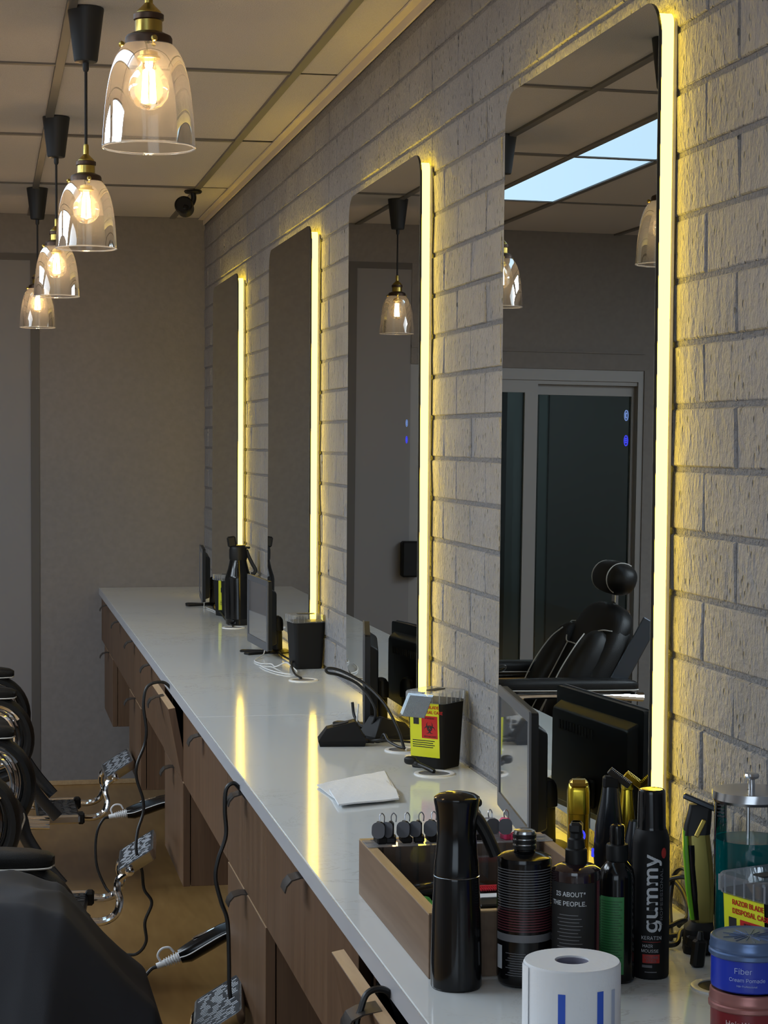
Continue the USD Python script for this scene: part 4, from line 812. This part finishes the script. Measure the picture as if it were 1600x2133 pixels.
obj('charging_foot', loft([ring(0.05, 0.05, 0.012, 0.0), ring(0.046, 0.046, 0.012, 0.03), ring(0.03, 0.03, 0.01, 0.038)]), M['blackmatt'], t)
LN = lambda m: put(m, T(0, 0, 0.038), RY(-0.06))
obj('body', LN(loft([ring(0.024, 0.024, 0.007, 0.0, 0.004), ring(0.029, 0.028, 0.007, 0.03, 0.004), ring(0.031, 0.030, 0.007, 0.075, 0.003), ring(0.029, 0.026, 0.007, 0.112, 0.002)])), M['olive'], t)
obj('side_stripe', LN(loft([ring(0.006, 0.020, 0.002, 0.004, -0.0105), ring(0.007, 0.026, 0.002, 0.04, -0.0135), ring(0.007, 0.027, 0.002, 0.09, -0.0145), ring(0.006, 0.022, 0.002, 0.118, -0.014)])), M['lime'], t)
obj('inner_stripe', LN(loft([ring(0.007, 0.024, 0.002, 0.004, -0.005), ring(0.008, 0.030, 0.002, 0.04, -0.007), ring(0.008, 0.0305, 0.002, 0.10, -0.008)])), M['blackgloss'], t)
obj('head', LN(loft([ring(0.034, 0.028, 0.007, 0.112, 0.0), ring(0.034, 0.026, 0.007, 0.125, 0.002), ring(0.030, 0.020, 0.006, 0.142, 0.006), ring(0.030, 0.014, 0.005, 0.150, 0.008)])), M['black'], t)
obj('blade', LN(put(box(-0.022, 0.022, -0.004, 0.004, 0.0, 0.007, 0.0015), RY(0.45), T(0.004, -0.006, 0.150))), M['darkmetal'], t)
obj('lever', LN(put(box(-0.003, 0.003, -0.006, -0.002, -0.012, 0.012, 0.001), RY(0.5), T(0.004, -0.014, 0.122))), M['brass'], t)
for k, pts in enumerate(([(0.868, 2.47, 0.862), (0.885, 2.52, 0.868), (0.905, 2.58, 0.885), (0.918, 2.60, 0.915), (0.921, 2.575, 0.93), (0.920, 2.545, 0.925), (0.916, 2.53, 0.90), (0.905, 2.50, 0.875), (0.885, 2.465, 0.863)],
                         [(0.850, 2.56, 0.864), (0.875, 2.58, 0.88), (0.900, 2.60, 0.903), (0.921, 2.575, 0.918), (0.928, 2.535, 0.912), (0.921, 2.50, 0.885), (0.905, 2.475, 0.866)],
                         [(0.840, 2.52, 0.862), (0.872, 2.505, 0.868), (0.902, 2.52, 0.872), (0.925, 2.53, 0.865)],
                         [(0.835, 2.49, 0.861), (0.865, 2.475, 0.864), (0.895, 2.47, 0.868), (0.922, 2.475, 0.863)],
                         [(0.850, 2.62, 0.862), (0.878, 2.64, 0.872), (0.905, 2.65, 0.895), (0.925, 2.63, 0.902), (0.929, 2.59, 0.89), (0.92, 2.55, 0.872), (0.90, 2.53, 0.863)],
                         [(0.845, 2.44, 0.861), (0.862, 2.43, 0.866), (0.880, 2.46, 0.874), (0.905, 2.45, 0.870), (0.925, 2.44, 0.862)])):
    curve_thing('cable', ['tangled dark cable with the highest loop against the wall, left of the brass clipper', 'dark cable forming the lower loop against the wall by the aerosol can', 'dark cable lying flat behind the aerosol can', 'dark cable lying nearest in the heap behind the aerosol can', 'dark cable at the back of the heap, rising a little up the wall', 'dark cable end curling under the brass clipper'][k], 'cable', pts, 0.0033, M['cable'])
t = thing('power_plug', 'black flat plug with a short cable end, behind the stacked jars', 'plug', (0.880, 2.405, CT), -40)
obj('plug_body', put(box(-0.016, 0.016, -0.010, 0.010, 0.0, 0.018, 0.004), RY(0.25), T(0, 0, 0.005)), M['black'], t); obj('cable_end', tube([(0.012, 0, 0.010), (0.022, 0, 0.008), (0.026, 0.004, 0.004)], 0.003, 8, 6), M['cable'], t)
t = thing('power_plug', 'upright black connector touching the blue jar, left side', 'plug', (0.858, 2.345, CT), 10)
obj('plug_body', put(box(-0.008, 0.008, -0.007, 0.007, 0.0, 0.034, 0.003), RY(0.12)), M['black'], t); obj('strain_relief', put(lathe([(0, 0.034), (0.005, 0.034), (0.003, 0.044), (0, 0.044)], 12), RY(0.12)), M['cable'], t)

# ------------------------------------------------------------------ clippers hanging at the drawer units, and their cords
def hung(lab, loc, ang, pitch):
    t = thing('hair_clipper', lab, 'clipper', loc, ang)
    P = lambda m: put(m, RY(-pitch))
    s = np.array([[0, 0.0, 0.012, 0.015], [0.02, 0.0, 0.017, 0.020], [0.06, 0.006, 0.018, 0.021], [0.10, 0.011, 0.018, 0.020], [0.15, 0.012, 0.020, 0.018], [0.165, 0.012, 0.019, 0.012]])
    a = np.linspace(0, 2 * math.pi, 24, endpoint=False)
    obj('body', P(loft([np.column_stack([np.full(24, x), w * np.cos(a), z + h * np.sin(a)]) for x, z, w, h in s])), M['blackgloss'], t)
    obj('trim_line', P(cat(*[tube([(x, sg * (w + 0.0004), z + 0.001) for x, z, w, h in s[:-1]], 0.0014, 6, 4) for sg in (-1, 1)])), M['white'], t, label='white line along its side')
    obj('shine_plate', P(put(sell(0.03, 0.006, 0.0016, 2.4, 16, 8), RY(-0.06), T(0.066, 0, 0.0272))), M['chrome'], t)
    bo = obj('cord_boot', P(cat(lathe([(0, 0), (0.0062, 0), (0.0068, 0.012), (0.0075, 0.034), (0.0105, 0.054), (0, 0.054)], 18).apply_transform(RY(math.pi / 2)).apply_transform(T(-0.052, 0, 0)), *[lathe([(0.006, 0), (0.0122 - 0.0006 * k, 0.0), (0.0122 - 0.0006 * k, 0.0022), (0.006, 0.0022)], 18).apply_transform(RY(math.pi / 2)).apply_transform(T(-0.006 - 0.0055 * k, 0, 0)) for k in range(6)])), M['white'], t, label='white ribbed cord boot')
    obj('hanging_loop', P(tube([(-0.040, 0, 0.004), (-0.042, 0, 0.020), (-0.030, 0, 0.030), (-0.014, 0, 0.027), (-0.008, 0, 0.014)], 0.0026, 8, 6)), M['white'], bo, label='white hanging loop')
    return t
hung('black clipper with white boot hanging beyond the second drawer unit, lower one', (0.396, 4.215, 0.417), 0, 0.36)
hung('black clipper with white boot hanging beyond the third drawer unit, upper one', (0.388, 5.725, 0.444), 0, 0.17)
for y, z, lab in ((4.19, 0.475, 'black bracket on the far side of the second drawer unit'), (5.70, 0.475, 'black bracket on the far side of the third drawer unit')):
    obj('clipper_holder', cat(box(0.505, 0.565, y - 0.035, y + 0.0, z - 0.04, z + 0.03, 0.004), box(0.515, 0.555, y, y + 0.055, z - 0.046, z - 0.034, 0.003)), M['blackmatt'], None, 30, lab, 'holder')
def eyes(pts, s, y):
    e = np.array(EYE); p = np.array([(a, y, b) for a, b in pts]); return p
c1 = [(0.512, 5.38, 0.79), (0.478, 5.38, 0.845), (0.452, 5.375, 0.858), (0.418, 5.37, 0.846), (0.408, 5.365, 0.80), (0.415, 5.36, 0.733), (0.409, 5.36, 0.69), (0.389, 5.34, 0.645), (0.388, 5.34, 0.606), (0.404, 5.34, 0.553), (0.405, 5.34, 0.515), (0.388, 5.32, 0.468), (0.384, 5.30, 0.42), (0.398, 5.30, 0.37), (0.404, 5.30, 0.32), (0.424, 5.30, 0.283), (0.406, 5.30, 0.232), (0.409, 5.30, 0.18), (0.385, 5.31, 0.146), (0.340, 5.33, 0.138), (0.27, 5.36, 0.10), (0.2, 5.40, 0.03), (0.12, 5.35, 0.006)]
curve_thing('cable', 'long black cord looped over the open far drawer and hanging to the floor', 'cable', c1, 0.0042, M['cable'])
c2 = [(0.500, 3.87, 0.800), (0.478, 3.865, 0.832), (0.465, 3.86, 0.842), (0.452, 3.86, 0.829), (0.450, 3.86, 0.788), (0.452, 3.86, 0.741), (0.437, 3.86, 0.695), (0.432, 3.86, 0.658), (0.443, 3.86, 0.611), (0.455, 3.86, 0.573), (0.458, 3.86, 0.498), (0.459, 3.86, 0.441), (0.465, 3.86, 0.403), (0.476, 3.86, 0.36), (0.47, 3.86, 0.20), (0.42, 3.88, 0.05), (0.36, 3.95, 0.006)]
curve_thing('cable', 'black cord hanging from the top pull of the second drawer unit', 'cable', c2, 0.0042, M['cable'])
c3 = [(0.494, 2.385, 0.795), (0.480, 2.380, 0.832), (0.465, 2.376, 0.842), (0.449, 2.372, 0.838), (0.441, 2.37, 0.820), (0.435, 2.37, 0.795), (0.43, 2.37, 0.70), (0.435, 2.37, 0.5)]
curve_thing('cable', 'black cord over the pull of the nearest open drawer', 'cable', c3, 0.0042, M['cable'])
c4 = [(0.338, 5.725, 0.434), (0.322, 5.72, 0.430), (0.305, 5.71, 0.402), (0.298, 5.70, 0.355), (0.302, 5.68, 0.30), (0.322, 5.66, 0.252), (0.334, 5.64, 0.238), (0.342, 5.63, 0.228)]
curve_thing('cable', 'black cord from the upper hanging clipper curling to the footrest', 'cable', c4, 0.0038, M['cable'])
c5 = [(0.349, 4.215, 0.398), (0.335, 4.215, 0.392), (0.318, 4.21, 0.37), (0.305, 4.205, 0.33), (0.30, 4.20, 0.22), (0.31, 4.20, 0.06), (0.33, 4.24, 0.006)]
curve_thing('cable', 'black cord from the lower hanging clipper dropping behind the cape', 'cable', c5, 0.0038, M['cable'])

# ------------------------------------------------------------------ barber chairs
def slab(cx, cz, w, th, L, ang, e=3.2):
    """cushion: L along the direction ang (x-z plane), w across (y), th thick"""
    return put(sell(L / 2, w / 2, th / 2, e, 32, 14), RY(-ang), T(cx, 0, cz))
def make_chair(loc, ang, lab, da=0.0):
    t = thing('barber_chair', lab, 'barber chair', loc, ang, 'barber chairs along the counter')
    obj('base', lathe([(0, 0), (0.31, 0), (0.315, 0.012), (0.30, 0.03), (0.16, 0.055), (0.075, 0.065), (0.07, 0.07), (0, 0.07)], 48), M['chrome'], t)
    obj('column', lathe([(0, 0.07), (0.062, 0.07), (0.062, 0.25), (0.045, 0.25), (0.045, 0.37), (0, 0.37)], 32), M['chrome'], t)
    obj('seat_frame', box(-0.20, 0.20, -0.22, 0.22, 0.36, 0.41, 0.012), M['darkmetal'], t)
    st = obj('seat', slab(0.03, 0.470, 0.50, 0.135, 0.52, 0.04, 4.0), M['leather'], t)
    obj('piping', tube([(0.28, -0.21, 0.468), (0.29, -0.10, 0.475), (0.292, 0, 0.477), (0.29, 0.10, 0.475), (0.28, 0.21, 0.468)], 0.003, 6, 6), M['stitch'], st)
    bk = obj('backrest', cat(slab(-0.135, 0.70, 0.50, 0.13, 0.50, math.radians(120), 3.2), slab(-0.198, 0.825, 0.45, 0.12, 0.26, math.radians(119), 2.8)), M['leather'], t)
    for sg in (-1, 1):
        obj('bolster', put(sell(0.19, 0.075, 0.065, 2.8, 20, 12), RY(-math.radians(119)), T(-0.080, sg * 0.160, 0.690)), M['leather'], t)
        dx, dz = math.cos(math.radians(119)), math.sin(math.radians(119))
        def on(s, y, off): return (-0.125 + dx * s + dz * off, y, 0.70 + dz * s - dx * off)
        obj('stitching', tube([on(-0.19, sg * 0.165, 0.100), on(-0.05, sg * 0.165, 0.112), on(0.06, sg * 0.155, 0.104), on(0.12, sg * 0.13, 0.088)], 0.0024, 6, 6), M['stitch'], bk)
        obj('stitching', tube([on(-0.20, sg * 0.05, 0.068), on(-0.05, sg * 0.05, 0.068), on(0.08, sg * 0.06, 0.068)], 0.0024, 6, 6), M['stitch'], bk)
        obj('stitching', tube([on(0.08, sg * 0.005, 0.070), on(0.085, sg * 0.08, 0.070), on(0.15, sg * 0.17, 0.060), on(0.17, sg * 0.21, 0.030)], 0.0024, 6, 6), M['stitch'], bk)
        # chrome side plate of the back
        obj('side_plate', put(box(-0.20, 0.22, -0.004, 0.004, -0.03, 0.03, 0.003), RY(-math.radians(119)), T(-0.202, sg * 0.247, 0.71)), M['darkmetal'], t)
        obj('side_bolt', rod((-0.155, sg * 0.246, 0.63), (-0.155, sg * 0.258, 0.63), 0.012, 16), M['chrome'], t)
        # arm: padded rest on a ribbed chrome loop
        ya = sg * 0.285
        ap = obj('arm_pad', put(sell(0.255, 0.042, 0.026, 3.4, 30, 12), T(0.0, ya, 0.685 + da)), M['leather'], t)
        obj('piping', tube([(-0.25, ya - sg * 0.0, 0.672 + da), (-0.2, ya - 0.041, 0.673 + da), (0.2, ya - 0.041, 0.673 + da), (0.252, ya, 0.673 + da)], 0.0022, 6, 6), M['stitch'], ap)
        obj('arm_rail', tube([(-0.27, ya, 0.645 + da), (-0.10, ya, 0.655 + da), (0.15, ya, 0.655 + da), (0.235, ya, 0.635 + da), (0.262, ya, 0.605 + da)], 0.017, 12, 8, True, 1.5, (0, 1, 0)), M['chrome'], t)
        lp = []
        for k in range(4):
            rx, rz = 0.062 + 0.011 * k, 0.085 + 0.012 * k
            q = np.linspace(-2.2, 2.0, 22)
            lp.append(tube([(0.185 + rx * math.cos(a), ya + (-0.024 + 0.016 * k) * 1.0, 0.54 + da + rz * math.sin(a)) for a in q], 0.0075, 8, 1, False))
        obj('arm_loop', cat(*lp), M['chrome'], t)
        q = np.linspace(-1.5, 1.45, 18)
        obj('arm_scroll', tube([(0.175 + 0.118 * math.cos(a), ya, 0.535 + da + 0.130 * math.sin(a)) for a in q], 0.0175, 10, 1, False, 2.0, (0, 1, 0)), M['leather'], t)
        obj('arm_bracket', put(box(-0.03, 0.03, -0.012, 0.012, 0.40, 0.645 + da, 0.006), T(-0.13, ya - sg * 0.02, 0)), M['darkmetal'], t)
        # side band sweeping from the seat down to the footrest
        obj('side_band', tube([(0.19, sg * 0.235, 0.53), (0.262, sg * 0.235, 0.47), (0.285, sg * 0.232, 0.40), (0.330, sg * 0.225, 0.33), (0.385, sg * 0.215, 0.265)], 0.019, 12, 8, True, 0.4, (0, 1, 0)), M['darkmetal'], t)
        # footrest rails and risers
        obj('foot_rail', cat(*[tube([(0.13, sg * (0.165 + 0.012 * k), 0.36 - 0.026 * k), (0.20, sg * (0.165 + 0.012 * k), 0.30 - 0.020 * k), (0.26, sg * (0.165 + 0.01 * k), 0.262 - 0.014 * k), (0.36, sg * (0.165 + 0.008 * k), 0.252 - 0.013 * k)], 0.0085, 10, 8) for k in range(3)]), M['chrome'], t)
        obj('riser', cat(*[tube([(0.455, sg * (0.135 + 0.014 * k), 0.248), (0.505, sg * (0.132 + 0.013 * k), 0.246), (0.540, sg * (0.128 + 0.012 * k), 0.262), (0.552, sg * (0.122 + 0.012 * k), 0.296), (0.545, sg * (0.117 + 0.012 * k), 0.326), (0.550, sg * (0.112 + 0.012 * k), 0.352), (0.575, sg * (0.112 + 0.012 * k), 0.372)], 0.0095, 10, 8) for k in range(2)]), M['chrome'], t)
        obj('riser_clamp', box(0.452, 0.476, sg * 0.14 - 0.022, sg * 0.14 + 0.022, 0.228, 0.266, 0.006), M['black'], t)
        obj('plate_bolt', put(lathe([(0, 0), (0.012, 0), (0.012, 0.008), (0.006, 0.010), (0, 0.010)], 16), RX(sg * -math.pi / 2), T(0.578, sg * 0.140, 0.378)), M['chrome'], t)
    r = random.Random(5)
    def tread(x0, x1, y0, y1, z):
        m = []; y = y0
        while y < y1 - 0.006:
            x = x0 + r.uniform(0, 0.02)
            while x < x1 - 0.012:
                L = r.uniform(0.010, 0.028); m.append(box(x, min(x + L, x1), y, y + 0.0045, z, z + 0.0035, 0.001)); x += L + r.uniform(0.005, 0.014)
            y += 0.0115
        return cat(*m)
    lw = obj('foot_plate', cat(box(0.320, 0.460, -0.155, 0.155, 0.236, 0.258, 0.006)), M['darkmetal'], t)
    obj('tread', cat(tread(0.327, 0.383, -0.145, 0.145, 0.2578), tread(0.397, 0.453, -0.145, 0.145, 0.2572)), M['treadm'], lw, kind='stuff')
    obj('plate_rail', cat(*[box(0.310, 0.460, sg * 0.162 - 0.009, sg * 0.162 + 0.009, 0.232, 0.262, 0.006) for sg in (-1,)]), M['chrome'], t); obj('plate_rail', box(0.310, 0.460, 0.153, 0.171, 0.232, 0.262, 0.006), M['chrome'], t)
    UP = lambda m: put(m, RY(-math.radians(32)), T(0.592, 0, 0.405))
    u = obj('leg_plate', UP(cat(loft([ring(0.092, 0.25, 0.012, -0.028), ring(0.108, 0.275, 0.018, -0.012), ring(0.110, 0.278, 0.014, 0.0)]))), M['chromedull'], t)
    obj('tread', UP(tread(-0.049, 0.049, -0.128, 0.128, -0.0012)), M['treadm'], u, kind='stuff')
    obj('tread_pad', UP(box(-0.050, 0.050, -0.132, 0.132, -0.002, 0.0008)), M['darkmetal'], u)
    obj('castor_stop', lathe([(0, 0.0), (0.0, 0.212), (0.016, 0.212), (0.016, 0.236), (0, 0.236)], 16, (0.38, -0.02, 0)), M['black'], t)
    hr = obj('headrest', put(sell(0.060, 0.150, 0.060, 2.5, 32, 16), RY(-0.3), T(-0.255, 0, 1.035)), M['leather'], t)
    for sg in (-1, 1):
        q = np.linspace(-1.3, 1.9, 14)
        obj('stitching', tube([(-0.255 + 0.0575 * math.cos(a + 0.3), sg * 0.085, 1.035 + 0.0565 * math.sin(a + 0.3)) for a in q], 0.0022, 6, 1, False), M['stitch'], hr)
    obj('headrest_post', box(-0.265, -0.252, -0.02, 0.02, 0.86, 1.0, 0.003), M['chrome'], t)
    obj('head_knob', rod((-0.28, 0, 0.90), (-0.31, 0, 0.90), 0.02, 16), M['chrome'], t)
    return t
ch = make_chair((-0.150, 3.95, 0), -7, 'black leather barber chair nearest the camera, mostly covered by the cape', -0.05)
ch = make_chair((-0.20, 5.45, 0), -5, 'black leather barber chair second from the front, below the open far drawer')
dup(ch, (-0.160, 6.87, 0), 0, 'black leather barber chair third from the front, its backrest seen in the nearest mirror')

# cape thrown over the nearest chair
N, K = 90, 80
xs = np.array([-0.62, -0.45, -0.20, 0.02, 0.08, 0.13, 0.19, 0.245, 0.290, 0.318, 0.345, 0.40]); zs = np.array([0.78, 0.72, 0.69, 0.69, 0.688, 0.672, 0.605, 0.54, 0.49, 0.40, 0.28, 0.07])
V = []
for i in range(N):
    s = i / (N - 1); x = np.interp(s, np.linspace(0, 1, len(xs)), xs); z = np.interp(s, np.linspace(0, 1, len(xs)), zs)
    for j in range(K):
        q = j / (K - 1); y = 3.28 + (4.17 - 3.28) * q
        # side towards the camera hangs down, the far side tucks in
        d = max(0.0, 3.50 - y); drop = 1.9 * d ** 1.15 + 0.0
        e = max(0.0, y - 4.10) * 3.0
        n = meshkit.fbm(np.array([[x * 5 + y * 2.2, y * 3.5 - x * 3.0, 1.3]]), 3, 2)[0] - 0.5
        rg = 1 - 2 * abs(meshkit.noise(np.array([[x * 4.0 + y * 5.0, y * 4.5 - x * 6.0, 7.7]]), 5)[0] - 0.5)
        f = 0.010 * math.sin(22 * (y - 3.3) + 9 * x) * min(1, max(0, (x + 0.1) / 0.3)) + 0.03 * n + 0.022 * rg * rg
        xx = x + 0.02 * math.sin(14 * y + 1.0) * min(1.0, max(0.0, (0.5 - z) / 0.4)) - 0.28 * d
        ss = min(1.0, max(0.0, (y - 3.74) / 0.30)); z -= 0.085 * ss * ss * (3 - 2 * ss) * min(1.0, max(0.0, (0.38 - x) / 0.34))
        V.append((xx, y + 0.10 * d, max(0.02, z - drop - e + f)))
Fq = [(i * K + j, i * K + j + 1, (i + 1) * K + j + 1, (i + 1) * K + j) for i in range(N - 1) for j in range(K - 1)]
top = meshkit.arrays((np.array(V), np.array(Fq)))
nv = len(V); Vb = np.array(V) - np.array([0, 0, 0.0025]); F1 = top[1]; F2 = F1[:, ::-1] + nv
cape = trimesh.Trimesh(np.vstack([np.array(V), Vb]), np.vstack([F1[:, ::-1], F2[:, ::-1]]), process=False)
obj('barber_cape', cape, M['cape'], None, True, 'black cloth cape draped over the nearest barber chair', 'cape')

obj('paper_dispenser', box(-0.105, -0.018, END - 0.055, END - 0.002, 0.90, 1.06, 0.008), M['blackmatt'], None, 30, 'small dark dispenser by the sliding door, seen in the second mirror', 'dispenser')
